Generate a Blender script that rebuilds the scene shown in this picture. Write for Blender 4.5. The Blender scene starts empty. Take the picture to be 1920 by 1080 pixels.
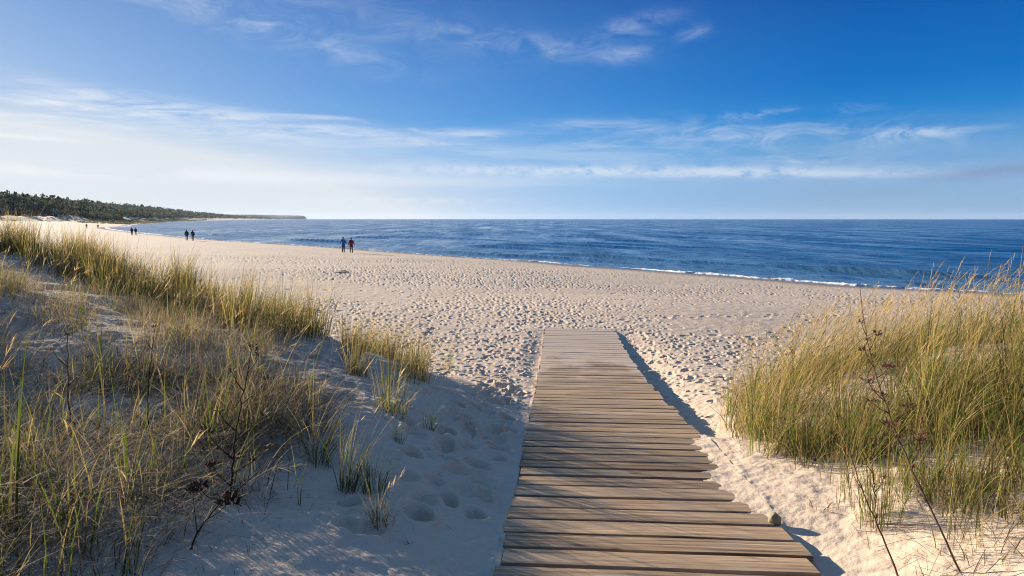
import bpy, bmesh, math, random
import numpy as np
from mathutils import Vector
rng = np.random.default_rng(11)
random.seed(5)
R = math.radians
SC = bpy.context.scene
COL = SC.collection

# ------------------------------------------------------------------ noise
def _hash(ix, iy, seed):
    h = (ix.astype(np.int64) * 374761393 + iy.astype(np.int64) * 668265263 + seed * 974634541) & 0xFFFFFFFF
    h = ((h ^ (h >> 13)) * 1274126177) & 0xFFFFFFFF
    h = h ^ (h >> 16)
    return (h & 0xFFFFFF) / float(0xFFFFFF)

def noise(x, y, seed=0):
    ix, iy = np.floor(x), np.floor(y)
    fx, fy = x - ix, y - iy
    fx = fx * fx * fx * (fx * (fx * 6 - 15) + 10)
    fy = fy * fy * fy * (fy * (fy * 6 - 15) + 10)
    a, b = _hash(ix, iy, seed), _hash(ix + 1, iy, seed)
    c, d = _hash(ix, iy + 1, seed), _hash(ix + 1, iy + 1, seed)
    return ((a * (1 - fx) + b * fx) * (1 - fy) + (c * (1 - fx) + d * fx) * fy) * 2 - 1

def fbm(x, y, seed=0, octv=4):
    s, a, t = 0, 1.0, 0
    for i in range(octv):
        s = s + a * noise(x * 2 ** i + i * 17.3, y * 2 ** i - i * 9.1, seed + i)
        t += a
        a *= 0.5
    return s / t

def sstep(a, b, x):
    u = np.clip((x - a) / (b - a), 0, 1)
    return u * u * (3 - 2 * u)

# ------------------------------------------------------------------ the lie of the land (metres; sea level z = 0)
EYE = 4.3
PHI = R(3.824)                     # heading of the boardwalk
CP, SP = math.cos(PHI), math.sin(PHI)
def to_rt(X, Y): return X * CP - Y * SP, X * SP + Y * CP
def to_xy(r, t): return r * CP + t * SP, -r * SP + t * CP
DECK_L, DECK_R, DECK_END = -0.256, 1.18, 14.05
WT = [-6, 0, 2, 2.9, 3.3, 3.8, 4.3, 4.8, 5.26, 5.9, 7.2, 8.8, 10.5, 12, 14.05, 20, 40]
WH = [0.9, 1.2, 1.42, 1.53, 1.575, 1.635, 1.675, 1.70, 1.73, 1.80, 1.94, 2.088, 2.188, 2.24, 2.263, 2.38, 3.2]
_tf = np.linspace(-6, 40, 1200)
_zf = EYE - np.interp(_tf, WT, WH)
_k = np.hanning(25); _k /= _k.sum()
_zs = np.convolve(np.pad(_zf, 12, mode='edge'), _k, mode='valid')
def walk_z(t): return np.interp(t, _tf, _zs)

SHORE = [(400, -360), (167, -107), (29.1, 38.6), (22, 43.7), (14.3, 53.8), (6.8, 62.4), (2.2, 69.5), (-3.6, 75.7), (-10.4, 83.2),
         (-23.4, 99.8), (-43.7, 121.8), (-61.3, 140.3), (-93.5, 181.9), (-129.7, 231.2), (-172.9, 292.2), (-205, 345),
         (-218, 385), (-246.5, 440), (-288.8, 520), (-378.2, 700), (-605, 1235), (-896, 2059), (-1300, 3400), (-1768, 5054),
         (-2500, 6500), (-3150, 8300), (-2700, 9000), (-3600, 10500), (-9000, 16000)]
SEA_POLY = SHORE + [(16000, 16000), (16000, -360)]
FOREST = [(-900, 250), (-560, 330), (-372, 480), (-376, 620), (-500, 900), (-722, 1450), (-1100, 2500), (-1400, 3500), (-1790, 5050), (-3000, 7000)]
FOREST_POLY = FOREST + [(-9000, 7000), (-9000, 250)]
LEFT_FRONT = [(-0.32, 6.3), (-0.55, 7.3), (-1.15, 8.5), (-2.0, 9.5), (-3.4, 10.8), (-5.2, 12.2), (-8, 13.8), (-13, 15.8), (-40, 22)]
LEFT_POLY = [(-0.30, -20), (-0.30, 4.5)] + LEFT_FRONT + [(-40, -20)]
RIGHT_FRONT = [(1.30, 5.1), (1.45, 6.2), (1.75, 7.2), (2.3, 8.2), (3.5, 9.2), (6, 10.2), (9, 11.2), (20, 14), (40, 18)]
RIGHT_POLY = [(1.24, -20), (1.24, 4.3)] + RIGHT_FRONT + [(40, -20)]

def seg_dist(X, Y, pts, closed=False):
    d = np.full(X.shape, 1e18)
    n = len(pts)
    for i in range(n if closed else n - 1):
        (ax, ay), (bx, by) = pts[i], pts[(i + 1) % n]
        vx, vy = bx - ax, by - ay
        u = np.clip(((X - ax) * vx + (Y - ay) * vy) / (vx * vx + vy * vy), 0, 1)
        d = np.minimum(d, (X - ax - u * vx) ** 2 + (Y - ay - u * vy) ** 2)
    return np.sqrt(d)

def inside(X, Y, pts):
    res = np.zeros(X.shape, bool)
    n = len(pts)
    for i in range(n):
        (ax, ay), (bx, by) = pts[i], pts[(i + 1) % n]
        if ay == by: continue
        c = ((ay > Y) != (by > Y)) & (X < (bx - ax) * (Y - ay) / (by - ay) + ax)
        res ^= c
    return res

def shore_s(X, Y):                 # metres inland (+) or offshore (-)
    d = seg_dist(X, Y, SHORE)
    return np.where(inside(X, Y, SEA_POLY), -d, d)

def dune_q(r, t, poly):            # metres inside a dune's foot line, 0 outside
    return np.where(inside(r, t, poly), seg_dist(r, t, poly, True), 0.0)

def coast(X, Y):
    """beach, forest dunes and hill, without the two dunes beside the boardwalk"""
    s = shore_s(X, Y)
    z = np.interp(s, [-60, -12, 0, 3, 12, 24, 38, 60, 200, 600], [-3.5, -1.0, -0.02, 0.16, 0.62, 1.32, 2.04, 2.25, 2.5, 2.6])
    z = z + 0.07 * fbm(X / 9, Y / 9, 3, 3) * sstep(3, 12, s)
    inl = np.where(inside(X, Y, FOREST_POLY), 1, -1) * seg_dist(X, Y, FOREST)
    far = sstep(90, 260, np.hypot(X, Y))
    hum = (0.4 + 0.9 * np.abs(fbm(X / 26, Y / 26, 21, 3)) * 2)
    z = z + far * sstep(-75, -12, inl) * sstep(12, 55, s) * 3.4 * hum
    rise = np.interp(np.hypot(X, Y), [300, 600, 1000, 1600, 2700, 3700, 5300, 7000], [9, 10, 14, 19, 24, 20, 9, 6])
    z = z + far * rise * sstep(0, 70 + np.hypot(X, Y) * 0.03, inl) * (1 + 0.15 * fbm(X / 120, Y / 120, 5, 2))
    return z, s, inl

def local_base(X, Y):
    r, t = to_rt(X, Y)
    zc, s, inl = coast(X, Y)
    w = np.exp(-np.clip(np.abs(r - 0.45) - 1.2, 0, None) ** 2 / 22) * (1 - sstep(14, 30, t))
    return zc * (1 - w) + walk_z(t) * w, s, inl, r, t

def ground(X, Y, detail=True):
    X, Y = np.asarray(X, float), np.asarray(Y, float)
    z, s, inl, r, t = local_base(X, Y)
    near = np.hypot(X, Y) < 60
    ql = np.where(near, dune_q(r, t, LEFT_POLY), 0)
    qr = np.where(near, dune_q(r, t, RIGHT_POLY), 0)
    hl = np.interp(ql, [0, 0.25, 0.6, 1, 2, 3, 5, 9, 20], [0, 0.05, 0.17, 0.29, 0.55, 0.80, 1.16, 1.50, 2.0])
    df = seg_dist(r, t, LEFT_FRONT)
    hl = hl + (0.06 + 0.2 * sstep(1.8, 3.6, -r)) * np.exp(-((df - 1.3) / 1.0) ** 2) * sstep(0.6, 1.6, ql) - 0.13 * np.exp(-((df - 3.9) / 0.9) ** 2) * sstep(1.5, 3, ql)
    hr = np.interp(qr, [0, 0.3, 0.8, 1.5, 3, 6, 12], [0, 0.06, 0.2, 0.40, 0.66, 0.9, 1.2])
    hl = hl + np.clip(-3.2 - r, 0, 8) * 0.115 * sstep(0.4, 1.5, ql)
    hr = hr + np.clip(r - 2.2, 0, 6) * 0.10 * sstep(0.4, 1.6, qr) * sstep(2.5, 6, t)
    z = z + hl + hr
    inside_dune = sstep(0.2, 1.2, np.maximum(ql, qr))
    if detail:
        z = z + 0.10 * inside_dune * fbm(X * 0.9, Y * 0.9, 31, 3) + 0.03 * sstep(0.05, .6, np.maximum(ql, qr)) * fbm(X * 3.1, Y * 3.1, 33, 3)
    z = z + np.interp(t, [3.45, 3.9, 5.2, 5.9], [0, 1, 1, 0]) * 0.028 * np.exp(-((r - 1.25) / 0.28) ** 2) * (r > 1.1)
    # sand against the boardwalk: flush on the left, scooped out on the right, drifted over the plank ends half way
    enc = np.interp(t, [3.45, 3.75, 4.2, 5.3, 5.7, 6.4], [0, 1, 1, 0.9, 0.15, 0])
    gap_r = np.interp(t, [-6, 3.3, 3.6, 4, 5.3, 6.0, 7, 10.5, 13.2, 14.1], [-0.06, -0.06, -0.025, 0.0, 0.0, -0.11, -0.15, -0.15, -0.06, 0.0])
    lump = 0.5 + 0.5 * fbm(t * 2.3, t * 0.7 + 3, 41, 3)
    wr = np.exp(-np.clip(r - DECK_R, 0, None) ** 2 / 0.22) * (r > 0.4) * (t < 14.3)
    z = z + gap_r * wr
    wl = np.exp(-np.clip(DECK_L - r, 0, None) ** 2 / 0.05) * (r <= 0.4) * (t < 13.8)
    z = z - (0.012 + 0.03 * sstep(7, 10, t) * (1 - sstep(12, 13.8, t))) * wl
    e_edge = np.where(enc > 0.02, DECK_R - 0.012 - enc * (0.12 + 0.14 * lump), DECK_R - 0.012)
    under = (r > DECK_L + 0.012) & (r < e_edge) & (t < DECK_END)
    z = np.where(under, walk_z(t) - 0.10 * (1 - sstep(13.6, DECK_END, t)), z)
    over = (r >= e_edge) & (r < DECK_R + 0.13) & (enc > 0.02)
    lap = walk_z(t) - 0.012 + (0.155 * (r - e_edge) + 0.007 * fbm(r * 14, t * 14, 44, 3)) * enc
    kk = 1 - sstep(DECK_R - 0.01, DECK_R + 0.12, r)
    z = np.where(over, z * (1 - kk * sstep(0.02, 0.3, enc)) + lap * kk * sstep(0.02, 0.3, enc), z)
    return z

# footprints: a height raster stamped with thousands of separate prints
FX0, FY0, FRES = -36.0, 2.0, 0.022
FW, FH = int(76 / FRES), int(62 / FRES)
PRINTS = np.zeros((FH, FW), np.float32)
def stamp(x, y, yaw, L, W, depth):
    n = int((L * 2.2) / FRES) + 1
    i0, j0 = int((y - FY0) / FRES), int((x - FX0) / FRES)
    if i0 - n < 0 or j0 - n < 0 or i0 + n >= FH or j0 + n >= FW: return
    g = np.arange(-n, n + 1) * FRES
    gx, gy = np.meshgrid(g, g)
    a = (gx * math.cos(yaw) + gy * math.sin(yaw)) / L
    b = (-gx * math.sin(yaw) + gy * math.cos(yaw)) / W
    d2 = a * a + b * b
    h = -np.exp(-d2 ** 2.2 * 1.1) + 0.28 * np.exp(-((np.sqrt(d2) - 1.45) / 0.36) ** 2)
    PRINTS[i0 - n:i0 + n + 1, j0 - n:j0 + n + 1] += (h * depth).astype(np.float32)

def make_prints():
    N = 190000
    x = rng.uniform(-34, 38, N); y = rng.uniform(6, 62, N)
    s = shore_s(x, y)
    r, t = to_rt(x, y)
    ok = (s > 6) & ~inside(r, t, LEFT_POLY) & ~inside(r, t, RIGHT_POLY) & ~((r > DECK_L - 0.12) & (r < DECK_R + 0.1) & (t < DECK_END + 0.1))
    dens = 0.34 + 1.8 * fbm(x / 8, y / 8, 77, 3) + 0.35 * np.exp(-((r + 1) / 4) ** 2)
    dens *= sstep(5, 20, s)
    ok &= rng.uniform(0, 1, N) < dens
    yaw = np.where(rng.uniform(0, 1, N) < 0.6, R(95) + rng.normal(0, 0.5, N), rng.uniform(0, 6.3, N))
    for i in np.nonzero(ok)[0]:
        L = rng.uniform(0.030, 0.064)
        stamp(x[i], y[i], yaw[i], L, L * rng.uniform(0.5, 0.8), rng.uniform(0.018, 0.042) * (1 + 0.010 * max(0, y[i] - 15)))
    for k in range(26):            # single trails of walkers
        x0, y0 = (rng.normal(0.8, 0.5), 14.6) if k < 12 else (rng.uniform(-25, 30), rng.uniform(10, 30))
        h = R(90) + rng.normal(0, 0.8) if k < 12 else rng.uniform(0, 6.3)
        for i in range(90):
            h += rng.normal(0, 0.05); x0 += 0.62 * math.cos(h); y0 += 0.62 * math.sin(h)
            xs, ys = x0 - math.sin(h) * 0.11 * (-1) ** i, y0 + math.cos(h) * 0.11 * (-1) ** i
            a1, a2 = np.array([xs]), np.array([ys]); r1, t1 = to_rt(a1, a2)
            if inside(r1, t1, LEFT_POLY)[0] or inside(r1, t1, RIGHT_POLY)[0] or (DECK_L - .2 < r1[0] < DECK_R + .2 and t1[0] < DECK_END + .2): break
            if shore_s(a1, a2)[0] < 2: break
            stamp(xs, ys, h, 0.105, 0.055, rng.uniform(0.03, 0.05))
    for k in range(115):           # deep trodden hollows along the left edge of the boardwalk
        t = rng.uniform(2.9, 8.2); r = -0.33 - abs(rng.normal(0, 0.34)) - 0.06
        X, Y = to_xy(r, t)
        L = rng.uniform(0.06, 0.10) * (0.75 + 0.05 * t)
        stamp(X, Y, R(90) + rng.normal(0, .4), L, L * .7, rng.uniform(0.028, 0.062))

def prints_at(X, Y):
    u = (X - FX0) / FRES; v = (Y - FY0) / FRES
    ok = (u > 1) & (v > 1) & (u < FW - 2) & (v < FH - 2)
    u = np.clip(u, 0, FW - 2); v = np.clip(v, 0, FH - 2)
    j, i = u.astype(int), v.astype(int)
    fu, fv = u - j, v - i
    h = (PRINTS[i, j] * (1 - fu) + PRINTS[i, j + 1] * fu) * (1 - fv) + (PRINTS[i + 1, j] * (1 - fu) + PRINTS[i + 1, j + 1] * fu) * fv
    r, t = to_rt(X, Y)
    h = np.where((r > DECK_L - 0.03) & (r < DECK_R + 0.03) & (t < DECK_END + 0.05), 0, h)
    return np.where(ok, np.clip(h, -0.09, 0.05), 0)
# ==== END OF TERRAIN ====

# ------------------------------------------------------------------ helpers
def mesh_np(name, verts, faces, cols=None, smooth=True, attrs=None):
    """one mesh from numpy arrays; faces (F,3) or (F,4)"""
    me = bpy.data.meshes.new(name)
    verts = np.ascontiguousarray(verts, np.float32).reshape(-1, 3)
    faces = np.ascontiguousarray(faces, np.int32)
    nf, k = faces.shape
    me.vertices.add(len(verts)); me.vertices.foreach_set('co', verts.ravel())
    me.loops.add(nf * k); me.loops.foreach_set('vertex_index', faces.ravel())
    me.polygons.add(nf)
    me.polygons.foreach_set('loop_start', np.arange(0, nf * k, k, dtype=np.int32))
    me.polygons.foreach_set('loop_total', np.full(nf, k, np.int32))
    me.polygons.foreach_set('use_smooth', np.full(nf, bool(smooth)))
    if cols is not None:
        c = np.ones((len(verts), 4), np.float32); c[:, :3] = np.asarray(cols).reshape(-1, 3)
        a = me.attributes.new('Col', 'FLOAT_COLOR', 'POINT'); a.data.foreach_set('color', c.ravel())
    for n, v in (attrs or {}).items():
        a = me.attributes.new(n, 'FLOAT', 'POINT'); a.data.foreach_set('value', np.ascontiguousarray(v, np.float32).ravel())
    me.update(); me.validate()
    return me

def obj(name, me, mat=None, parent=None, **props):
    o = bpy.data.objects.new(name, me)
    COL.objects.link(o)
    if mat and me is not None and len(me.materials) == 0: me.materials.append(mat)
    if parent: o.parent = parent
    for k, v in props.items(): o[k] = v
    return o

def empty(name, loc, label, cat, group=None, rz=0):
    o = bpy.data.objects.new(name, None); COL.objects.link(o)
    o.empty_display_size = 0.2
    o.location = loc; o.rotation_euler = (0, 0, rz)
    o['label'] = label; o['category'] = cat
    if group: o['group'] = group
    return o

class Geo:
    """collects vertices, faces, colours; then makes one mesh"""
    def __init__(s): s.v = []; s.f = []; s.c = []; s.n = 0
    def add(s, v, f, c=None):
        v = np.asarray(v, float).reshape(-1, 3); f = np.asarray(f, int)
        s.v.append(v); s.f.append(f + s.n)
        s.c.append(np.broadcast_to(np.asarray(c if c is not None else (1, 1, 1), float), v.shape) if np.ndim(c) < 2 else c)
        s.n += len(v)
    def mesh(s, name, smooth=True):
        return mesh_np(name, np.concatenate(s.v), np.concatenate(s.f), np.concatenate(s.c), smooth)
    def tube(s, pts, rad, n=6, c=None, flat=1.0):
        pts = np.asarray(pts, float); m = len(pts)
        rad = np.broadcast_to(np.asarray(rad, float), (m,))
        tan = np.gradient(pts, axis=0); tan /= np.linalg.norm(tan, axis=1)[:, None] + 1e-12
        ref = np.array([0.0, 1, 0]) if abs(tan[:, 2]).mean() > 0.7 else np.array([0.0, 0, 1])
        a = np.cross(tan, ref); a /= np.linalg.norm(a, axis=1)[:, None] + 1e-12
        b = np.cross(a, tan)
        th = np.linspace(0, 2 * np.pi, n, endpoint=False)
        v = pts[:, None] + rad[:, None, None] * (np.cos(th)[None, :, None] * a[:, None] + flat * np.sin(th)[None, :, None] * b[:, None])
        v = v.reshape(-1, 3)
        f = []
        for i in range(m - 1):
            for j in range(n):
                f.append((i * n + j, i * n + (j + 1) % n, (i + 1) * n + (j + 1) % n, (i + 1) * n + j))
        v = np.concatenate([v, pts[:1], pts[-1:]])
        for j in range(n):
            f.append((m * n, (j + 1) % n, j, j)); f.append((m * n + 1, (m - 1) * n + j, (m - 1) * n + (j + 1) % n, (m - 1) * n + (j + 1) % n))
        f = [q if len(set(q)) == 4 else q for q in f]
        s.add(v, np.array(f), c)

def tri_clean(me):
    bm = bmesh.new(); bm.from_mesh(me)
    bmesh.ops.dissolve_degenerate(bm, dist=1e-7, edges=bm.edges)
    bm.to_mesh(me); bm.free()
    return me

def new_mat(name):
    m = bpy.data.materials.new(name); m.use_nodes = True
    nt = m.node_tree; nt.nodes.clear()
    out = nt.nodes.new('ShaderNodeOutputMaterial')
    return m, nt, out

def N(nt, kind, loc=None, **kw):
    n = nt.nodes.new(kind)
    for k, v in kw.items():
        if k == 'ins':
            for a, b in v.items(): n.inputs[a].default_value = b
        else: setattr(n, k, v)
    return n

def mixc(nt, fac, a, b, blend='MIX'):
    m = nt.nodes.new('ShaderNodeMix'); m.data_type = 'RGBA'; m.blend_type = blend
    for i, v in ((0, fac), (6, a), (7, b)):
        if hasattr(v, 'links'): nt.links.new(v, m.inputs[i])
        elif isinstance(v, (int, float)): m.inputs[i].default_value = v
        else: m.inputs[i].default_value = (*v, 1)
    return m.outputs[2]

def math_(nt, op, a, b=None, clamp=False):
    m = nt.nodes.new('ShaderNodeMath'); m.operation = op; m.use_clamp = clamp
    for i, v in enumerate((a, b)):
        if v is None: continue
        if hasattr(v, 'links'): nt.links.new(v, m.inputs[i])
        else: m.inputs[i].default_value = v
    return m.outputs[0]

def ramp(nt, fac, stops):
    n = nt.nodes.new('ShaderNodeValToRGB')
    e = n.color_ramp.elements
    while len(e) > 1: e.remove(e[-1])
    for i, (p, c) in enumerate(stops):
        el = e[0] if i == 0 else e.new(p)
        el.position = p; el.color = (*c, 1) if len(c) == 3 else c
    nt.links.new(fac, n.inputs[0])
    return n.outputs[0]

def simple_mat(name, col, rough=0.7, var=0.15, scale=20.0, bump=0.0):
    m, nt, out = new_mat(name)
    p = N(nt, 'ShaderNodeBsdfPrincipled'); p.inputs['Roughness'].default_value = rough
    tc = N(nt, 'ShaderNodeTexCoord'); nz = N(nt, 'ShaderNodeTexNoise', ins={'Scale': scale, 'Detail': 4.0})
    nt.links.new(tc.outputs['Object'], nz.inputs['Vector'])
    c = mixc(nt, nz.outputs[0], [x * (1 - var) for x in col], [min(1, x * (1 + var)) for x in col])
    nt.links.new(c, p.inputs['Base Color'])
    if bump:
        b = N(nt, 'ShaderNodeBump', ins={'Strength': bump, 'Distance': 0.02})
        nt.links.new(nz.outputs[0], b.inputs['Height']); nt.links.new(b.outputs[0], p.inputs['Normal'])
    nt.links.new(p.outputs[0], out.inputs[0])
    return m

# ------------------------------------------------------------------ materials
def mat_sand():
    m, nt, out = new_mat('sand')
    p = N(nt, 'ShaderNodeBsdfPrincipled'); L = nt.links.new
    geo = N(nt, 'ShaderNodeNewGeometry')
    wet = N(nt, 'ShaderNodeAttribute', attribute_name='wet'); lit = N(nt, 'ShaderNodeAttribute', attribute_name='litter')
    n1 = N(nt, 'ShaderNodeTexNoise', ins={'Scale': 0.35, 'Detail': 5.0}); L(geo.outputs['Position'], n1.inputs['Vector'])
    n2 = N(nt, 'ShaderNodeTexNoise', ins={'Scale': 260.0, 'Detail': 2.0}); L(geo.outputs['Position'], n2.inputs['Vector'])
    n3 = N(nt, 'ShaderNodeTexNoise', ins={'Scale': 9.0, 'Detail': 6.0, 'Roughness': 0.65}); L(geo.outputs['Position'], n3.inputs['Vector'])
    c = ramp(nt, n1.outputs[0], [(0.3, (0.50, 0.388, 0.285)), (0.7, (0.57, 0.453, 0.342))])
    c = mixc(nt, 0.35, c, ramp(nt, n2.outputs[0], [(0.3, (0.34, 0.26, 0.20)), (0.5, (0.56, 0.44, 0.335)), (0.75, (0.70, 0.60, 0.49))]))
    c = mixc(nt, wet.outputs['Fac'], c, (0.29, 0.198, 0.125))
    lf = math_(nt, 'MULTIPLY', lit.outputs['Fac'], ramp(nt, n3.outputs[0], [(0.38, (0, 0, 0)), (0.6, (1, 1, 1))]))
    c = mixc(nt, lf, c, (0.05, 0.038, 0.028))
    L(c, p.inputs['Base Color'])
    rg = math_(nt, 'SUBTRACT', 0.95, math_(nt, 'MULTIPLY', wet.outputs['Fac'], 0.5)); L(rg, p.inputs['Roughness'])
    p.inputs['Specular IOR Level'].default_value = 0.2
    v = N(nt, 'ShaderNodeTexVoronoi', ins={'Scale': 2.6, 'Randomness': 1.0}); L(geo.outputs['Position'], v.inputs['Vector'])
    b0 = N(nt, 'ShaderNodeBump', ins={'Strength': 0.55, 'Distance': 0.03}); L(n3.outputs[0], b0.inputs['Height'])
    b1 = N(nt, 'ShaderNodeBump', ins={'Strength': 0.35, 'Distance': 0.004}); L(n2.outputs[0], b1.inputs['Height']); L(b0.outputs[0], b1.inputs['Normal'])
    L(b1.outputs[0], p.inputs['Normal']); L(p.outputs[0], out.inputs[0])
    return m

def mat_blades(name, trans=0.45, rough=0.55):
    m, nt, out = new_mat(name); L = nt.links.new
    at = N(nt, 'ShaderNodeAttribute', attribute_name='Col')
    geo = N(nt, 'ShaderNodeNewGeometry')
    hs = N(nt, 'ShaderNodeHueSaturation')
    L(at.outputs['Color'], hs.inputs['Color'])
    mr = N(nt, 'ShaderNodeMapRange', ins={'To Min': 0.75, 'To Max': 1.25}); L(geo.outputs['Random Per Island'], mr.inputs[0]); L(mr.outputs[0], hs.inputs['Value'])
    d = N(nt, 'ShaderNodeBsdfPrincipled', ins={'Roughness': 0.8, 'Specular IOR Level': 0.12}); L(hs.outputs[0], d.inputs['Base Color'])
    t = N(nt, 'ShaderNodeBsdfTranslucent'); L(hs.outputs[0], t.inputs[0])
    mx = N(nt, 'ShaderNodeMixShader', ins={0: trans}); L(d.outputs[0], mx.inputs[1]); L(t.outputs[0], mx.inputs[2])
    L(mx.outputs[0], out.inputs[0])
    return m

def mat_wood():
    m, nt, out = new_mat('weathered_wood'); L = nt.links.new
    p = N(nt, 'ShaderNodeBsdfPrincipled', ins={'Roughness': 0.72, 'Specular IOR Level': 0.25})
    tc = N(nt, 'ShaderNodeTexCoord'); geo = N(nt, 'ShaderNodeNewGeometry')
    off = N(nt, 'ShaderNodeVectorMath', operation='SCALE'); 
    comb = N(nt, 'ShaderNodeCombineXYZ'); L(geo.outputs['Random Per Island'], comb.inputs[0]); L(geo.outputs['Random Per Island'], comb.inputs[2])
    L(comb.outputs[0], off.inputs[0]); off.inputs['Scale'].default_value = 37.0
    add = N(nt, 'ShaderNodeVectorMath', operation='ADD'); L(tc.outputs['Object'], add.inputs[0]); L(off.outputs[0], add.inputs[1])
    mp = N(nt, 'ShaderNodeMapping'); mp.inputs['Scale'].default_value = (1.3, 48, 48); L(add.outputs[0], mp.inputs[0])
    g = N(nt, 'ShaderNodeTexNoise', ins={'Scale': 1.0, 'Detail': 6.0, 'Roughness': 0.62, 'Distortion': 0.6}); L(mp.outputs[0], g.inputs['Vector'])
    mp2 = N(nt, 'ShaderNodeMapping'); mp2.inputs['Scale'].default_value = (3.5, 11, 11); L(add.outputs[0], mp2.inputs[0])
    g2 = N(nt, 'ShaderNodeTexNoise', ins={'Scale': 1.0, 'Detail': 4.0}); L(mp2.outputs[0], g2.inputs['Vector'])
    c = ramp(nt, g.outputs[0], [(0.33, (0.06, 0.035, 0.018)), (0.43, (0.25, 0.152, 0.076)), (0.56, (0.41, 0.268, 0.142)), (0.70, (0.64, 0.48, 0.31))])
    c = mixc(nt, math_(nt, 'MULTIPLY', geo.outputs['Random Per Island'], 0.6), c, mixc(nt, 0.5, c, (0.30, 0.22, 0.15)))
    c = mixc(nt, math_(nt, 'MULTIPLY', ramp(nt, g2.outputs[0], [(0.5, (0, 0, 0)), (0.75, (1, 1, 1))]), 0.55), c, (0.36, 0.29, 0.22))
    pv = N(nt, 'ShaderNodeMapRange', ins={3: 0.62, 4: 1.22}); L(geo.outputs['Random Per Island'], pv.inputs[0])
    pvs = N(nt, 'ShaderNodeVectorMath', operation='SCALE'); L(c, pvs.inputs[0]); L(pv.outputs[0], pvs.inputs['Scale']); c = pvs.outputs[0]
    wn = N(nt, 'ShaderNodeTexWhiteNoise', noise_dimensions='1D'); L(geo.outputs['Random Per Island'], wn.inputs['W'])
    c = mixc(nt, math_(nt, 'MULTIPLY', wn.outputs['Value'], 0.24), c, mixc(nt, g.outputs[0], (0.10, 0.085, 0.07), (0.44, 0.39, 0.33)))
    mp4 = N(nt, 'ShaderNodeMapping'); mp4.inputs['Scale'].default_value = (0.9, 70, 70); L(add.outputs[0], mp4.inputs[0])
    ck = N(nt, 'ShaderNodeTexNoise', ins={'Scale': 1.0, 'Detail': 3.0, 'Distortion': 0.8}); L(mp4.outputs[0], ck.inputs['Vector'])
    c = mixc(nt, ramp(nt, ck.outputs[0], [(0.63, (0, 0, 0)), (0.68, (.85, .85, .85))]), c, (0.035, 0.024, 0.016))
    kn = N(nt, 'ShaderNodeTexVoronoi', ins={'Scale': 1.0}); mp3 = N(nt, 'ShaderNodeMapping'); mp3.inputs['Scale'].default_value = (2.6, 6.5, 6.5); L(add.outputs[0], mp3.inputs[0]); L(mp3.outputs[0], kn.inputs['Vector'])
    c = mixc(nt, ramp(nt, kn.outputs['Distance'], [(0.05, (.8, .8, .8)), (0.13, (0, 0, 0))]), c, (0.07, 0.045, 0.03))
    # blown sand lying on the planks: thick at the far end, streaks along the edges and joints
    sep = N(nt, 'ShaderNodeSeparateXYZ'); L(tc.outputs['Object'], sep.inputs[0])
    sn = N(nt, 'ShaderNodeTexNoise', ins={'Scale': 2.2, 'Detail': 7.0, 'Roughness': 0.65}); L(tc.outputs['Object'], sn.inputs['Vector'])
    far = N(nt, 'ShaderNodeMapRange', interpolation_type='SMOOTHSTEP', ins={1: 7.0, 2: 13.0, 3: 0.0, 4: 0.98}); L(sep.outputs[1], far.inputs[0])
    mid = N(nt, 'ShaderNodeMapRange', ins={1: 4.5, 2: 9.0, 3: 0.0, 4: 0.10}); L(sep.outputs[1], mid.inputs[0])
    ax = math_(nt, 'ABSOLUTE', math_(nt, 'SUBTRACT', sep.outputs[0], 0.46))
    edge = N(nt, 'ShaderNodeMapRange', ins={1: 0.5, 2: 0.74, 3: 0.0, 4: 0.30}); L(ax, edge.inputs[0])
    k = math_(nt, 'ADD', math_(nt, 'ADD', far.outputs[0], mid.outputs[0]), edge.outputs[0])
    k = math_(nt, 'ADD', k, math_(nt, 'MULTIPLY', math_(nt, 'SUBTRACT', sn.outputs[0], 0.60), 2.0))
    k = math_(nt, 'ADD', k, math_(nt, 'MULTIPLY', math_(nt, 'SUBTRACT', 0.5, g.outputs[0]), 0.6))
    cov = N(nt, 'ShaderNodeMapRange', interpolation_type='SMOOTHSTEP', ins={1: 0.15, 2: 0.65, 3: 0.0, 4: 0.93}); L(k, cov.inputs[0])
    c = mixc(nt, cov.outputs[0], c, (0.52, 0.405, 0.305))
    L(c, p.inputs['Base Color'])
    b = N(nt, 'ShaderNodeBump', ins={'Strength': 0.5, 'Distance': 0.0014}); L(g.outputs[0], b.inputs['Height']); L(b.outputs[0], p.inputs['Normal'])
    L(p.outputs[0], out.inputs[0])
    return m

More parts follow.
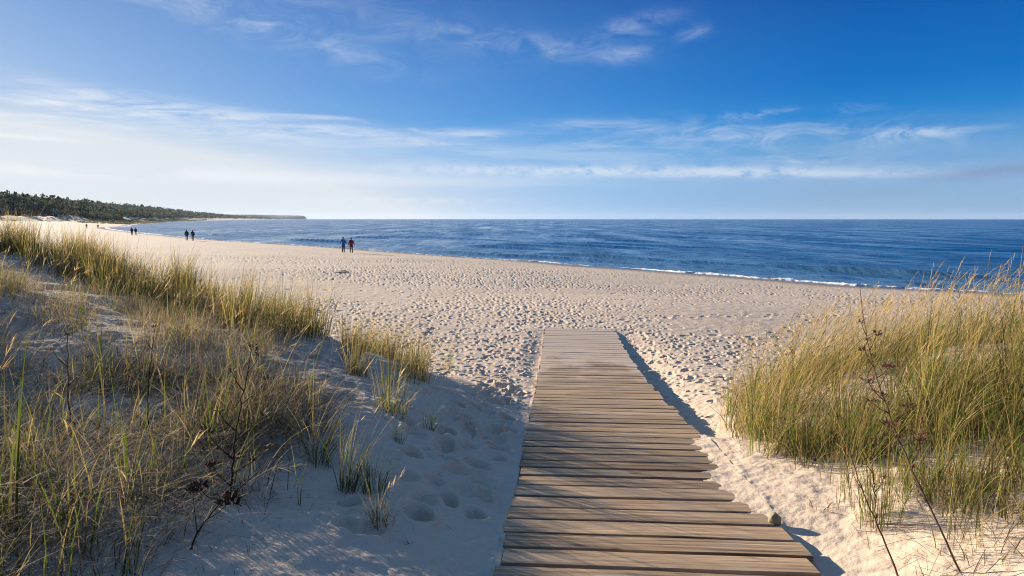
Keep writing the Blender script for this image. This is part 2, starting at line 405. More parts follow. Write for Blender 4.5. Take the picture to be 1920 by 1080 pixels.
def mat_sea():
    m, nt, out = new_mat('sea_water'); L = nt.links.new
    p = N(nt, 'ShaderNodeBsdfPrincipled', ins={'IOR': 1.333, 'Roughness': 0.2, 'Specular IOR Level': 0.38})
    geo = N(nt, 'ShaderNodeNewGeometry')
    sh = N(nt, 'ShaderNodeAttribute', attribute_name='shallow'); st = N(nt, 'ShaderNodeAttribute', attribute_name='far')
    n0 = N(nt, 'ShaderNodeTexNoise', ins={'Scale': 0.012, 'Detail': 4.0}); L(geo.outputs['Position'], n0.inputs['Vector'])
    c = mixc(nt, n0.outputs[0], (0.001, 0.052, 0.145), (0.002, 0.082, 0.205))
    c = mixc(nt, sh.outputs['Fac'], c, (0.10, 0.19, 0.25))
    L(c, p.inputs['Base Color'])
    rot = N(nt, 'ShaderNodeMapping'); rot.inputs['Rotation'].default_value = (0, 0, R(-52)); rot.inputs['Scale'].default_value = (1, 0.2, 1)
    L(geo.outputs['Position'], rot.inputs[0])
    w1 = N(nt, 'ShaderNodeTexNoise', ins={'Scale': 0.7, 'Detail': 8.0, 'Roughness': 0.6, 'Distortion': 0.5}); L(rot.outputs[0], w1.inputs['Vector'])
    w2 = N(nt, 'ShaderNodeTexNoise', ins={'Scale': 0.16, 'Detail': 5.0, 'Roughness': 0.6}); L(rot.outputs[0], w2.inputs['Vector'])
    b1 = N(nt, 'ShaderNodeBump', ins={'Strength': 1.0, 'Distance': 0.30}); L(w1.outputs[0], b1.inputs['Height'])
    b2 = N(nt, 'ShaderNodeBump', ins={'Strength': 1.0, 'Distance': 0.8}); L(w2.outputs[0], b2.inputs['Height']); L(b1.outputs[0], b2.inputs['Normal'])
    L(b2.outputs[0], p.inputs['Normal'])
    fs = math_(nt, 'SUBTRACT', 1.0, math_(nt, 'MULTIPLY', st.outputs['Fac'], 0.45)); L(fs, b1.inputs['Strength'])
    # wind streaks: patches of rougher and smoother water drawn out along the shore
    sm = N(nt, 'ShaderNodeMapping'); sm.inputs['Rotation'].default_value = (0, 0, R(-52)); sm.inputs['Scale'].default_value = (0.10, 0.012, 1)
    L(geo.outputs['Position'], sm.inputs[0])
    sn = N(nt, 'ShaderNodeTexNoise', ins={'Scale': 1.0, 'Detail': 6.0, 'Roughness': 0.68}); L(sm.outputs[0], sn.inputs['Vector'])
    rg = N(nt, 'ShaderNodeMapRange', ins={1: 0.35, 2: 0.65, 3: 0.10, 4: 0.34}); L(sn.outputs[0], rg.inputs[0]); L(rg.outputs[0], p.inputs['Roughness'])
    L(p.outputs[0], out.inputs[0])
    return m

def mat_foam():
    m, nt, out = new_mat('foam'); L = nt.links.new
    p = N(nt, 'ShaderNodeBsdfPrincipled', ins={'Roughness': 0.9, 'Base Color': (0.74, 0.76, 0.78, 1)})
    p.inputs['Subsurface Weight'].default_value = 0.0
    geo = N(nt, 'ShaderNodeNewGeometry')
    n = N(nt, 'ShaderNodeTexNoise', ins={'Scale': 6.0, 'Detail': 5.0}); L(geo.outputs['Position'], n.inputs['Vector'])
    b = N(nt, 'ShaderNodeBump', ins={'Strength': 0.6, 'Distance': 0.06}); L(n.outputs[0], b.inputs['Height']); L(b.outputs[0], p.inputs['Normal'])
    L(p.outputs[0], out.inputs[0])
    return m

M_SAND, M_WOOD, M_SEA, M_FOAM = mat_sand(), mat_wood(), mat_sea(), mat_foam()
M_GRASS = mat_blades('grass_blades', 0.45)
M_DRY = mat_blades('dry_grass', 0.3, 0.7)
M_TREE = mat_blades('tree_leaves', 0.38, 0.8)
M_STEM = mat_blades('weed_stem', 0.05, 0.7)

# ------------------------------------------------------------------ ground sheet
def polar(radii, angs):
    rr, aa = np.meshgrid(radii, angs, indexing='ij')
    return rr * np.sin(aa), rr * np.cos(aa)

def grid_faces(nr, na, wrap=True):
    i = np.arange(nr - 1)[:, None]; j = np.arange(na if wrap else na - 1)[None, :]
    j2 = (j + 1) % na
    f = np.stack([i * na + j, i * na + j2, (i + 1) * na + j2, (i + 1) * na + j], -1).reshape(-1, 4)
    return f[:, ::-1]

def angles(fine, lim):
    a = np.concatenate([np.arange(-lim, lim, fine), np.linspace(lim, 2 * np.pi - lim, 140)[:-1]])
    return a

def build_beach():
    make_prints()
    rad = [0.25]
    while rad[-1] < 14000:
        r = rad[-1]
        if r < 2.2: d = 0.08
        elif r < 70: d = max(0.014, r * r / 3000)
        else: d = r * 0.026
        rad.append(r + d)
    rad = np.array(rad); ang = angles(0.00125, 0.76)
    X, Y = polar(rad, ang)
    Z = np.empty_like(X)
    shp = X.shape
    S = np.empty_like(X); INL = np.empty_like(X)
    for a in range(0, shp[0], 60):
        sl = slice(a, a + 60)
        Z[sl] = ground(X[sl], Y[sl])
        S[sl] = shore_s(X[sl], Y[sl])
    nr = rad < 75
    pz = np.zeros_like(X); pz[nr] = prints_at(X[nr], Y[nr])
    fine = np.zeros_like(X)
    fine[nr] = 0.012 * fbm(X[nr] * 4.5, Y[nr] * 4.5, 61, 3)
    n2 = rad < 13
    fine[n2] += 0.007 * fbm(X[n2] * 17, Y[n2] * 17, 64, 3) * (1 - sstep(9, 13, np.hypot(X[n2], Y[n2])))
    r_, t_ = to_rt(X, Y)
    under = (r_ > DECK_L - 0.02) & (r_ < DECK_R + 0.03) & (t_ < DECK_END)
    Z += np.where(under, 0, pz + fine)
    wet = (1 - sstep(1.0, 5.0, S + 0.8 * fbm(X / 5, Y / 5, 87, 2))) 
    lit = litter_at(X, Y)
    v = np.stack([X, Y, Z], -1).reshape(-1, 3)
    v = np.concatenate([v, [[0, 0, float(ground(np.array([0.]), np.array([0.]))[0])]]])
    f = grid_faces(len(rad), len(ang))
    n = len(v) - 1; j = np.arange(len(ang))
    f = np.concatenate([f, np.stack([np.full_like(j, n), j, (j + 1) % len(ang), (j + 1) % len(ang)], -1)[:0]])
    ex = lambda A: np.concatenate([A.ravel(), [0]])
    me = mesh_np('beach', v, f, smooth=True, attrs={'wet': ex(wet), 'litter': ex(lit)})
    obj('beach', me, M_SAND, kind='structure')

def zone_left(r, t):
    """front distance and depth inside the left dune"""
    return seg_dist(r, t, LEFT_FRONT), dune_q(r, t, LEFT_POLY)

def litter_at(X, Y):
    out = np.zeros_like(X)
    k = np.hypot(X, Y) < 40
    r, t = to_rt(X[k], Y[k])
    df, ql = zone_left(r, t)
    l = sstep(0.95, 1.6, ql) * 0.8 * (0.55 + 0.6 * fbm(X[k] * 1.1, Y[k] * 1.1, 91, 3)) 
    l *= 1 - 0.8 * np.exp(-((df - 3.7) / 0.5) ** 2)
    qr = dune_q(r, t, RIGHT_POLY)
    l2 = sstep(0.6, 1.6, qr) * sstep(4.2, 5.2, t) * 0.5
    out[k] = np.clip(np.maximum(l, l2), 0, 1)
    return out

# ------------------------------------------------------------------ sea
def build_sea():
    rad = [26.0]
    while rad[-1] < 14000:
        r = rad[-1]
        rad.append(r + (r * r / 14000 if r < 420 else r * 0.03))
    rad = np.array(rad); ang = angles(0.0014, 0.74)
    X, Y = polar(rad, ang)
    S = np.empty_like(X)
    for a in range(0, X.shape[0], 60): S[a:a + 60] = shore_s(X[a:a + 60], Y[a:a + 60])
    O = -S
    al = X * -0.66 + Y * 0.75
    D = np.hypot(X, Y)
    fade = 1 - sstep(200, 420, D)
    shoal = sstep(-0.5, 6, O)
    ph = O / 7.5 + 0.55 * fbm(al / 34, O / 30, 8, 3)
    k = np.floor(ph); fr = ph - k
    amp = np.clip(noise(al / 17 + k * 7.7, k * 3.1, 12) + 0.15, 0, 1) * (0.14 + 0.16 * np.exp(-O / 45))
    ridge = np.exp(-((fr - 0.5) / np.where(fr < 0.5, 0.10, 0.2)) ** 2)
    Z = amp * ridge * 1.5 * shoal * fade
    Z += 0.085 * fbm(al / 3.2, O / 1.3, 18, 3) * sstep(0, 5, O) * (1 - sstep(60, 160, D))
    Z += 0.16 * fbm(al / 16, O / 4.5, 28, 3) * sstep(3, 10, O) * (1 - sstep(200, 420, D))
    Z -= 0.10 * (1 - sstep(-4, 1.5, O))
    f = grid_faces(len(rad), len(ang))
    keep = (O.ravel()[f] > -6).any(1)
    f = f[keep]
    used = np.unique(f); remap = np.zeros(O.size, np.int32); remap[used] = np.arange(len(used))
    v = np.stack([X, Y, Z], -1).reshape(-1, 3)[used]
    Of = O.ravel()[used]
    sh = 0.75 * np.exp(-np.clip(Of, 0, None) / 18)
    me = mesh_np('sea', v, remap[f], smooth=True, attrs={'shallow': sh, 'far': sstep(60, 600, D.ravel()[used])})
    obj('sea', me, M_SEA, kind='structure')

def build_foam():
    pts = np.array(SHORE[1:22], float)
    # resample the water's edge
    seg = np.hypot(*np.diff(pts, axis=0).T); cum = np.concatenate([[0], np.cumsum(seg)])
    L0 = []
    a = 100.0
    while a < cum[-1]:
        x = np.interp(a, cum, pts[:, 0]); y = np.interp(a, cum, pts[:, 1])
        L0.append((x, y, a)); a += max(0.10, math.hypot(x, y) * 0.0016)
    P = np.array(L0)
    tx = np.gradient(P[:, 0]); ty = np.gradient(P[:, 1]); ln = np.hypot(tx, ty)
    nx, ny = ty / ln, -tx / ln                 # offshore normal
    chk = shore_s(P[:, 0] + nx * 2, P[:, 1] + ny * 2)
    sg = np.where(np.median(chk) < 0, 1, -1); nx, ny = nx * sg, ny * sg
    a = P[:, 2]; D = np.hypot(P[:, 0], P[:, 1])
    peak = 0.55 * np.interp(D, [38, 44, 50, 55, 60, 70, 90, 140, 400, 900], [0.16, 0.17, 0.26, 0.27, 0.2, 0.12, 0.07, 0.07, 0.35, 0.6])
    wid = np.interp(D, [38, 50, 60, 70, 100, 160, 300, 900], [0.7, 1.0, 0.85, 0.6, 0.5, 0.8, 3.0, 6.0])
    rag = (0.55 + 0.6 * fbm(a / 2.6, a * 0 + 2, 51, 3)) * (0.45 + 0.55 * sstep(-0.35, 0.1, fbm(a / 9, a * 0 + 11, 57, 3)))
    brk = sstep(-0.35, 0.1, fbm(a / 9, a * 0 + 11, 57, 3)) * 0.85 + 0.15
    hgt = np.clip(peak * brk * (0.75 + 0.7 * fbm(a / 1.4, a * 0, 52, 3)), 0.008, 1)
    nc = 11
    u = np.linspace(0, 1, nc)
    base_off = 0.3 + 0.9 * fbm(a / 7, a * 0 + 5, 53, 3)
    V = np.zeros((len(a), nc, 3))
    for j in range(nc):
        o = base_off + wid * rag * (u[j] - 0.15) + 0.12 * fbm(a * 2.0, a * 0 + j * 1.7, 60 + j, 2)
        V[:, j, 0] = P[:, 0] + nx * o; V[:, j, 1] = P[:, 1] + ny * o
        prof = math.sin(math.pi * min(1, u[j] * 1.15) ** 0.7) if u[j] < 0.87 else 0
        lump = 0.7 + 0.6 * fbm(a * 1.1 + j * 3.1, a * 0.3 + j, 70, 3)
        V[:, j, 2] = -0.03 + np.clip(prof, 0, 1) * hgt * lump + 0.03
    V[:, 0, 2] = -0.06; V[:, -1, 2] = -0.15
    f = grid_faces(len(a), nc, wrap=False)
    me = mesh_np('foam', V.reshape(-1, 3), f, smooth=True)
    obj('foam', me, M_FOAM, kind='stuff', label='white foam of a small breaker along the water edge', category='foam')

# ------------------------------------------------------------------ boardwalk
def build_boardwalk():
    t0 = 0.4
    root = empty('boardwalk', (0, 0, 0), 'weathered grey brown plank boardwalk running down to the sandy beach', 'boardwalk')
    root.rotation_euler = (0, 0, -PHI)
    g = Geo()
    t = t0; rr = random.Random(3)
    i = 0
    sections = []
    while t < DECK_END - 0.12:
        pitch = 0.209 if t < 4.2 else (0.168 if t < 5.2 else (0.196 if t < 10.5 else 0.2))
        if 10.45 < t < 10.60 and not any(abs(x - t) < 0.2 for x in sections): sections.append(t); t += 0.05
        gap = rr.choice([0.016, 0.022, 0.028, 0.036]) if t < 10.5 else rr.uniform(0.006, 0.014)
        if abs(t - 4.2) < 0.11: gap = 0.045
        w = pitch - gap
        th = 0.046
        l = DECK_L + rr.uniform(-0.012, 0.018); rgt = DECK_R + rr.uniform(-0.032, 0.018)
        ns = 14
        xs = np.linspace(l, rgt, ns)
        lift = rr.uniform(-0.0025, 0.0025); tiltx = rr.uniform(-0.003, 0.003)
        skew = rr.uniform(-0.006, 0.006)
        if t > 10.55: lift -= 0.022 * (1 - (t - 10.55) / 3.5); tiltx -= 0.012 * (1 - (t - 10.55) / 3.5)
        c = 0.004
        sec = [(0, -th), (0, -c), (c, -0.001), (w * 0.5, 0.001), (w - c, -0.001), (w, -c), (w, -th)]
        nsx = len(sec)
        V = np.zeros((ns, nsx, 3))
        wav = 0.0008 * np.array([math.sin(x * 5 + i * 1.7) for x in xs])
        for k, (dy, dz) in enumerate(sec):
            ragw = 0.0012 * np.array([math.sin(x * 9 + i * 2.3 + k) for x in xs])
            V[:, k, 0] = xs
            V[:, k, 1] = t + dy + skew * (xs - 0.4) + ragw
            V[:, k, 2] = walk_z(t + dy) + dz + lift + tiltx * (xs - 0.46) + wav
        F = []
        for a in range(ns - 1):
            for b in range(nsx):
                b2 = (b + 1) % nsx
                F.append((a * nsx + b, (a + 1) * nsx + b, (a + 1) * nsx + b2, a * nsx + b2))
        v = V.reshape(-1, 3)
        # end caps as fans of quads
        for a in (0, ns - 1):
            q = [a * nsx + b for b in range(nsx)]
            quads = [(q[0], q[1], q[5], q[6]), (q[1], q[2], q[4], q[5]), (q[2], q[3], q[4], q[4])]
            for qd in quads: F.append(qd if a else qd[::-1])
        g.add(v, np.array(F))
        t += pitch; i += 1
    me = tri_clean(g.mesh('deck', False))
    obj('deck', me, M_WOOD, root)
    for x in (-0.10, 0.46, 1.02):
        b = Geo()
        ts = np.linspace(t0, DECK_END - 0.05, 40)
        for a in range(len(ts) - 1):
            y0, y1 = ts[a], ts[a + 1]
            z0, z1 = walk_z(y0) - 0.056, walk_z(y1) - 0.056
            h = 0.10
            v = [(x - .04, y0, z0 - h), (x + .04, y0, z0 - h), (x + .04, y0, z0), (x - .04, y0, z0),
                 (x - .04, y1, z1 - h), (x + .04, y1, z1 - h), (x + .04, y1, z1), (x - .04, y1, z1)]
            F = [(0, 1, 5, 4), (1, 2, 6, 5), (2, 3, 7, 6), (3, 0, 4, 7)]
            if a == 0: F.append((3, 2, 1, 0))
            if a == len(ts) - 2: F.append((4, 5, 6, 7))
            b.add(v, np.array(F))
        obj('bearer', b.mesh('bearer', False), M_WOOD, root)

# ------------------------------------------------------------------ grass
GREEN, OLIVE, STRAW, GREY, BROWN, GOLD = [np.array(c) for c in
    [(0.105, 0.150, 0.022), (0.19, 0.17, 0.045), (0.46, 0.34, 0.165), (0.33, 0.27, 0.20), (0.13, 0.085, 0.05), (0.50, 0.35, 0.12)]]

def blades(P, H, az, a0, bend, W, c0, c1, nseg=5, wr=None, power=1.4):
    n = len(P)
    s = np.linspace(0, 1, nseg + 1)
    ang = a0[:, None] + bend[:, None] * s[None] ** power
    mid = (ang[:, 1:] + ang[:, :-1]) / 2
    ds = (H / nseg)[:, None]
    hor = np.concatenate([np.zeros((n, 1)), np.cumsum(np.sin(mid) * ds, 1)], 1)
    ver = np.concatenate([np.zeros((n, 1)), np.cumsum(np.cos(mid) * ds, 1)], 1)
    ca, sa = np.cos(az)[:, None], np.sin(az)[:, None]
    C = np.stack([P[:, :1] + hor * ca, P[:, 1:2] + hor * sa, P[:, 2:3] + ver], -1)
    if wr is None: wr = rng.uniform(-1.2, 1.2, n)
    wa = az + np.pi / 2 + wr
    wd = np.stack([np.cos(wa), np.sin(wa), np.zeros(n)], -1)
    wt = W[:, None] * np.clip(1 - s[None] ** 1.8, 0.06, 1) * np.where(s[None] < .1, .8, 1)
    V = np.stack([C - wd[:, None] * wt[..., None] / 2, C + wd[:, None] * wt[..., None] / 2], 2)
    base = (np.arange(n) * (nseg + 1) * 2)[:, None]
    k = (np.arange(nseg) * 2)[None]
    F = np.stack([base + k, base + k + 1, base + k + 3, base + k + 2], -1).reshape(-1, 4)
    cc = c0[:, None, None] * (1 - s[None, :, None, None]) + c1[:, None, None] * s[None, :, None, None]
    cc = np.broadcast_to(cc, V.shape)
    return V.reshape(-1, 3), F, cc.reshape(-1, 3)

def pick(n, cols, p):
    i = rng.choice(len(cols), n, p=np.array(p) / sum(p))
    return np.array(cols)[i] * rng.uniform(0.8, 1.2, (n, 1))

WIND = 0.0   # the wind leans the blades towards +X

def clump_blades(g, centers, nb, rad, hgt, lean, bend, cols0, p0, cols1, p1, width=(0.003, 0.006), wind=0.6, nseg=5, windang=0.0, hvar=0.25):
    """tufts: blades fan out of each centre and lean with the wind"""
    cx = np.repeat(centers[:, 0], nb); cy = np.repeat(centers[:, 1], nb)
    n = len(cx)
    a = rng.uniform(0, 2 * np.pi, n); rr = np.sqrt(rng.uniform(0, 1, n)) * np.repeat(np.broadcast_to(rad, len(centers)), nb)
    x = cx + np.cos(a) * rr; y = cy + np.sin(a) * rr
    ok = ~on_deck(x, y)
    z = ground(x, y) - 0.015
    P = np.stack([x, y, z], -1)
    H = np.repeat(np.broadcast_to(hgt, len(centers)), nb) * np.clip(rng.normal(0.85, hvar, n), 0.25, 1.5)
    out = rng.uniform(0.0, 1.0, n) * lean
    vx = np.cos(a) * out + wind * rng.uniform(0.3, 1.2, n) * math.cos(windang) + rng.normal(0, 0.12, n)
    vy = np.sin(a) * out + wind * rng.uniform(0.3, 1.2, n) * math.sin(windang) + rng.normal(0, 0.12, n)
    az = np.arctan2(vy, vx); mag = np.hypot(vx, vy)
    cc = np.repeat(rng.uniform(0.75, 1.2, len(centers)), nb)[:, None]
    v, f, c = blades(P[ok], H[ok], az[ok], np.clip(mag * 0.35, 0, 1.0)[ok], np.clip(mag * bend, 0, 2.2)[ok],
                     rng.uniform(*width, n)[ok], (pick(n, cols0, p0) * cc)[ok], (pick(n, cols1, p1) * cc)[ok], nseg)
    g.add(v, f, c)

def on_deck(x, y):
    r, t = to_rt(x, y)
    return (r > DECK_L - 0.03) & (r < DECK_R + 0.03) & (t < DECK_END)

def sample(n, box, dens):
    r = rng.uniform(box[0], box[1], n); t = rng.uniform(box[2], box[3], n)
    k = rng.uniform(0, 1, n) < dens(r, t)
    X, Y = to_xy(r[k], t[k])
    return np.stack([X, Y], -1)

def seed_stalks(g, centers, nb, rad, hgt, wind, col, windang=0.0, head=0.16):
    """tall flowering stalks with a narrow drooping panicle"""
    cx = np.repeat(centers[:, 0], nb) + rng.normal(0, rad, len(centers) * nb)
    cy = np.repeat(centers[:, 1], nb) + rng.normal(0, rad, len(centers) * nb)
    n = len(cx); ok = ~on_deck(cx, cy)
    z = ground(cx, cy) - 0.01
    P = np.stack([cx, cy, z], -1)
    H = np.repeat(np.broadcast_to(hgt, len(centers)), nb) * rng.uniform(0.75, 1.15, n)
    az = windang + rng.normal(0, 0.45, n)
    a0 = np.abs(rng.normal(0.12, 0.1, n)) + 0.10 * wind; bd = np.abs(rng.normal(0.55, 0.25, n)) * wind
    nseg = 6
    c = pick(n, [col, STRAW], [2, 1])
    v, f, cc = blades(P[ok], H[ok], az[ok], a0[ok], bd[ok], np.full(ok.sum(), 0.0032), c[ok] * 0.8, c[ok], nseg)
    g.add(v, f, cc)
    V = v.reshape(-1, nseg + 1, 2, 3).mean(2)
    tip, pre = V[:, -1], V[:, -2]
    d = (tip - pre); d /= np.linalg.norm(d, axis=1)[:, None]
    m = len(tip); kk = 7
    u = np.tile(np.linspace(0.0, 1, kk), m)
    T = np.repeat(tip, kk, 0) - np.repeat(d, kk, 0) * (1 - u)[:, None] * head
    azz = np.repeat(az[ok], kk) + rng.normal(0, 0.5, m * kk)
    cs = np.repeat(c[ok], kk, 0) * rng.uniform(0.9, 1.3, (m * kk, 1))
    v, f, cc = blades(T, rng.uniform(0.04, 0.085, m * kk), azz, np.repeat((a0 + bd)[ok], kk) * rng.uniform(.5, 1.1, m * kk), rng.uniform(0.1, 0.6, m * kk),
                      rng.uniform(0.004, 0.007, m * kk), cs, cs, 2)
    g.add(v, f, cc)

def build_grass():
    # --- left dune: dense crest grass
    def crest(r, t):
        df, ql = zone_left(r, t)
        return ((ql > 0.5) & (r < -0.362 * t)) * sstep(0.35, 0.9, df) * (1 - sstep(2.5, 3.3, df)) * (0.6 + 1.1 * fbm(r * 1.2, t * 1.2, 101, 2)) 
    g = Geo()
    c = sample(2400, (-17, -1.9, 6.5, 17), crest)
    c = c[np.hypot(c[:, 0], c[:, 1]) < 19]
    clump_blades(g, c, 44, 0.16, rng.uniform(0.40, 0.72, len(c)), 0.5, 0.95, [OLIVE, GREEN, BROWN, STRAW], [4, 2, 3, 1], [OLIVE, STRAW, GOLD, GREEN, BROWN * 1.6], [4, 2, 2, 1.2, 1.5], (0.005, 0.010), wind=0.34, windang=-0.3)
    k = c[rng.uniform(0, 1, len(c)) < 0.5]
    seed_stalks(g, k, 2, 0.15, 0.66, 0.9, GOLD, -0.3)
    def lip(r, t):
        df, ql = zone_left(r, t)
        return (ql > 0.3) * (df > 0.2) * (df < 1.9) * (r > -0.318 * t) * (r < -0.20 * t) * (0.42 + 1.2 * fbm(r * 2.2, t * 2.2, 111, 2))
    c = sample(420, (-3.2, -1.2, 5.8, 10.2), lip)
    clump_blades(g, c, 36, 0.10, rng.uniform(0.2, 0.54, len(c)), 0.6, 1.0, [OLIVE, GREEN, BROWN, STRAW], [3, 2, 2, 3], [OLIVE, STRAW, GOLD, GREEN], [2, 3, 2, 1], (0.003, 0.0055), wind=0.3, windang=-0.3)
    seed_stalks(g, c, 1, 0.1, 0.5, 0.9, GOLD, -0.3)
    obj('crest_grass', g.mesh('crest_grass'), M_GRASS, kind='stuff', label='dense olive and straw marram grass along the crest of the left dune', category='grass')
    print('crest', len(c))
    # --- left dune: sparse tussocks and flattened dead blades on the near slope
    def slope(r, t):
        df, ql = zone_left(r, t)
        return (ql > 0.95) * (df > 2.2) * np.clip(0.62 + 1.1 * fbm(r * 1.1, t * 1.1, 131, 3), 0.04, 1) * sstep(1.0, 1.5, ql) * (1 - 0.75 * np.exp(-((df - 3.7) / 0.45) ** 2))
    g = Geo()
    c = sample(1500, (-8.5, -1.2, 1.2, 9.5), slope)
    clump_blades(g, c, 34, 0.15, 0.31, 1.1, 1.5, [OLIVE, BROWN, GREY, STRAW * .7], [2, 3, 2, 1], [STRAW * .8, OLIVE, GREY, BROWN], [2, 2, 2, 1.5], (0.0022, 0.0045), wind=0.4, windang=-0.15)
    k = c[rng.uniform(0, 1, len(c)) < 0.28]
    clump_blades(g, k, 6, 0.07, 0.42, 0.6, 0.7, [GREEN], [1], [GREEN, OLIVE, GOLD], [2, 2, 1], (0.005, 0.0085), wind=0.3)
    k = c[rng.uniform(0, 1, len(c)) < 0.5]
    seed_stalks(g, k, 2, 0.18, 0.50, 2.2, STRAW * .85, 0.1, 0.08)
    def near(r, t):
        ql = dune_q(r, t, LEFT_POLY)
        return sstep(1.0, 1.35, ql + 0.15 * fbm(r * 2, t * 2, 14, 2)) * np.clip(0.78 + 1.1 * fbm(r * 1.5, t * 1.5, 133, 2), 0.08, 1)
    c = sample(330, (-4.2, -1.2, 1.0, 4.8), near)
    clump_blades(g, c, 22, 0.13, 0.27, 1.3, 1.7, [OLIVE * .8, BROWN, GREY * .7, GREEN * .8], [2, 3, 2, 1], [STRAW, OLIVE, GREY, BROWN], [2, 2, 2, 2], (0.003, 0.006), wind=0.35, windang=-0.3)
    k = c[rng.uniform(0, 1, len(c)) < 0.55]
    clump_blades(g, k, 5, 0.08, 0.38, 0.7, 0.9, [GREEN * .8], [1], [GREEN, OLIVE, GOLD], [2, 2, 1], (0.0045, 0.0075), wind=0.3)
    obj('slope_grass', g.mesh('slope_grass'), M_GRASS, kind='stuff', label='sparse wind bent straw and green grass over the shaded left dune slope', category='grass')
    g = Geo()
    n = 34000
    r = rng.uniform(-8.5, -1.2, n); t = rng.uniform(0.9, 9.5, n)
    kk = rng.uniform(0, 1, n) < slope(r, t) * 1.0
    X, Y = to_xy(r[kk], t[kk]); n = len(X)
    P = np.stack([X, Y, ground(X, Y) + rng.uniform(0.0, 0.05, n)], -1)
    c0 = pick(n, [GREY, STRAW * 0.75, BROWN, BROWN * .6], [3, 2, 2, 2])
    v, f, cc = blades(P, rng.uniform(0.15, 0.5, n), rng.uniform(0, 6.3, n), rng.uniform(0.7, 1.35, n), rng.uniform(0.1, 0.9, n), rng.uniform(0.002, 0.0045, n), c0, c0, 5, power=0.9)
    g.add(v, f, cc)
    n = 27000
    r = rng.uniform(-4.5, -1.1, n); t = rng.uniform(0.8, 5.0, n)
    kk = rng.uniform(0, 1, n) < near(r, t)
    X, Y = to_xy(r[kk], t[kk]); n = len(X)
    P = np.stack([X, Y, ground(X, Y) + rng.uniform(0.0, 0.13, n) ** 1.3], -1)
    c0 = pick(n, [GREY, STRAW * 0.9, BROWN * .7, BROWN * .3], [3, 3, 3, 3])
    v, f, cc = blades(P, rng.uniform(0.12, 0.42, n), rng.uniform(0, 6.3, n), rng.uniform(0.8, 1.5, n), rng.uniform(0.1, 1.1, n), rng.uniform(0.0025, 0.0048, n), c0, c0, 6, power=0.9)
    g.add(v, f, cc)
    n = 9000
    r = rng.uniform(-3.2, -0.5, n); t = rng.uniform(1.4, 8.0, n)
    kk = (dune_q(r, t, LEFT_POLY) > 0.15) & (rng.uniform(0, 1, n) < 0.25 + 0.5 * fbm(r * 2.2, t * 2.2, 135, 2) + 0.25 * (-r - 1))
    X, Y = to_xy(r[kk], t[kk]); n = len(X)
    P = np.stack([X, Y, ground(X, Y) + 0.008], -1)
    c0 = pick(n, [BROWN, BROWN * .5, GREY * .7, STRAW * .6], [3, 2, 2, 1])
    v, f, cc = blades(P, rng.uniform(0.015, 0.11, n), rng.uniform(0, 6.3, n), rng.uniform(1.15, 1.6, n), rng.uniform(-.3, 0.3, n), rng.uniform(0.002, 0.0045, n), c0, c0, 3)
    g.add(v, f, cc)
    obj('dead_grass', g.mesh('dead_grass'), M_DRY, kind='stuff', label='matted grey dead grass lying over the left dune', category='dead grass')
    # --- right dune
    def rdens(r, t):
        qr = dune_q(r, t, RIGHT_POLY)
        return (qr > 0.12) * sstep(4.4, 5.2, t + 0.75 * np.clip(r - 1.5, 0, 1.6)) * np.clip(0.62 + 1.0 * fbm(r * 1.1, t * 1.1, 151, 2), 0.08, 1)
    g = Geo()
    c = sample(1500, (1.3, 10, 2.9, 11), rdens)
    print('right', len(c))
    hh = rng.uniform(0.30, 0.76, len(c)) * (0.7 + 0.3 * sstep(0.1, 0.9, dune_q(*to_rt(c[:, 0], c[:, 1]), RIGHT_POLY))); q = rng.uniform(0, 1, len(c))
    a, b, d = c[q < .66], c[(q >= .66) & (q < .86)], c[q >= .86]
    clump_blades(g, a, 36, 0.13, hh[q < .66], 0.95, 1.45, [GREEN, OLIVE, BROWN], [5, 3, 1.5], [GREEN, OLIVE, GOLD], [3, 3, 2], (0.005, 0.0095), wind=0.55, windang=-0.25, hvar=0.36)
    clump_blades(g, b, 36, 0.13, hh[(q >= .66) & (q < .86)], 0.95, 1.7, [OLIVE, GREEN, BROWN], [3, 2, 2], [GOLD, STRAW, OLIVE], [3, 2, 1.5], (0.0045, 0.009), wind=0.7, windang=0.1, hvar=0.36)
    clump_blades(g, d, 34, 0.15, hh[q >= .86] * .8, 1.2, 1.7, [BROWN, STRAW * .7], [2, 1], [STRAW, GOLD, BROWN * 1.4], [2, 2, 1], (0.004, 0.007), wind=0.5, windang=-0.1, hvar=0.35)
    k = c[rng.uniform(0, 1, len(c)) < 0.75]
    clump_blades(g, k, 9, 0.2, 0.55, 1.8, 1.1, [STRAW, BROWN, OLIVE], [2, 1, 1], [STRAW, GOLD, OLIVE], [2, 1, 1], (0.0035, 0.006), wind=0.1, hvar=0.4)
    k = c[rng.uniform(0, 1, len(c)) < 0.8]
    seed_stalks(g, k, 5, 0.16, 0.92, 1.2, GOLD, 0.0, 0.2)
    k = c[rng.uniform(0, 1, len(c)) < 0.7]
    clump_blades(g, k, 14, 0.2, 0.42, 0.9, 1.9, [STRAW, GREY, BROWN], [2, 1, 1], [STRAW, GOLD, GREY], [2, 1, 1], (0.0025, 0.0045), wind=0.5)
    def rnear(r, t):
        return (dune_q(r, t, RIGHT_POLY) > 0.3) * (t > 4.7 - 2.6 * (r - 1.45)) * (t > 2.7) * (t < 5) * np.clip(0.55 + 0.9 * fbm(r * 1.5, t * 1.5, 191, 2), 0, 1)
    c = sample(1000, (1.5, 5.0, 2.6, 5.0), rnear)
    hn = rng.uniform(0.16, 0.44, len(c))
    clump_blades(g, c, 20, 0.10, hn, 0.9, 1.2, [GREEN, OLIVE, BROWN], [4, 2, 2], [GREEN, OLIVE, GOLD], [3, 2, 2], (0.004, 0.008), wind=0.25, hvar=0.35)
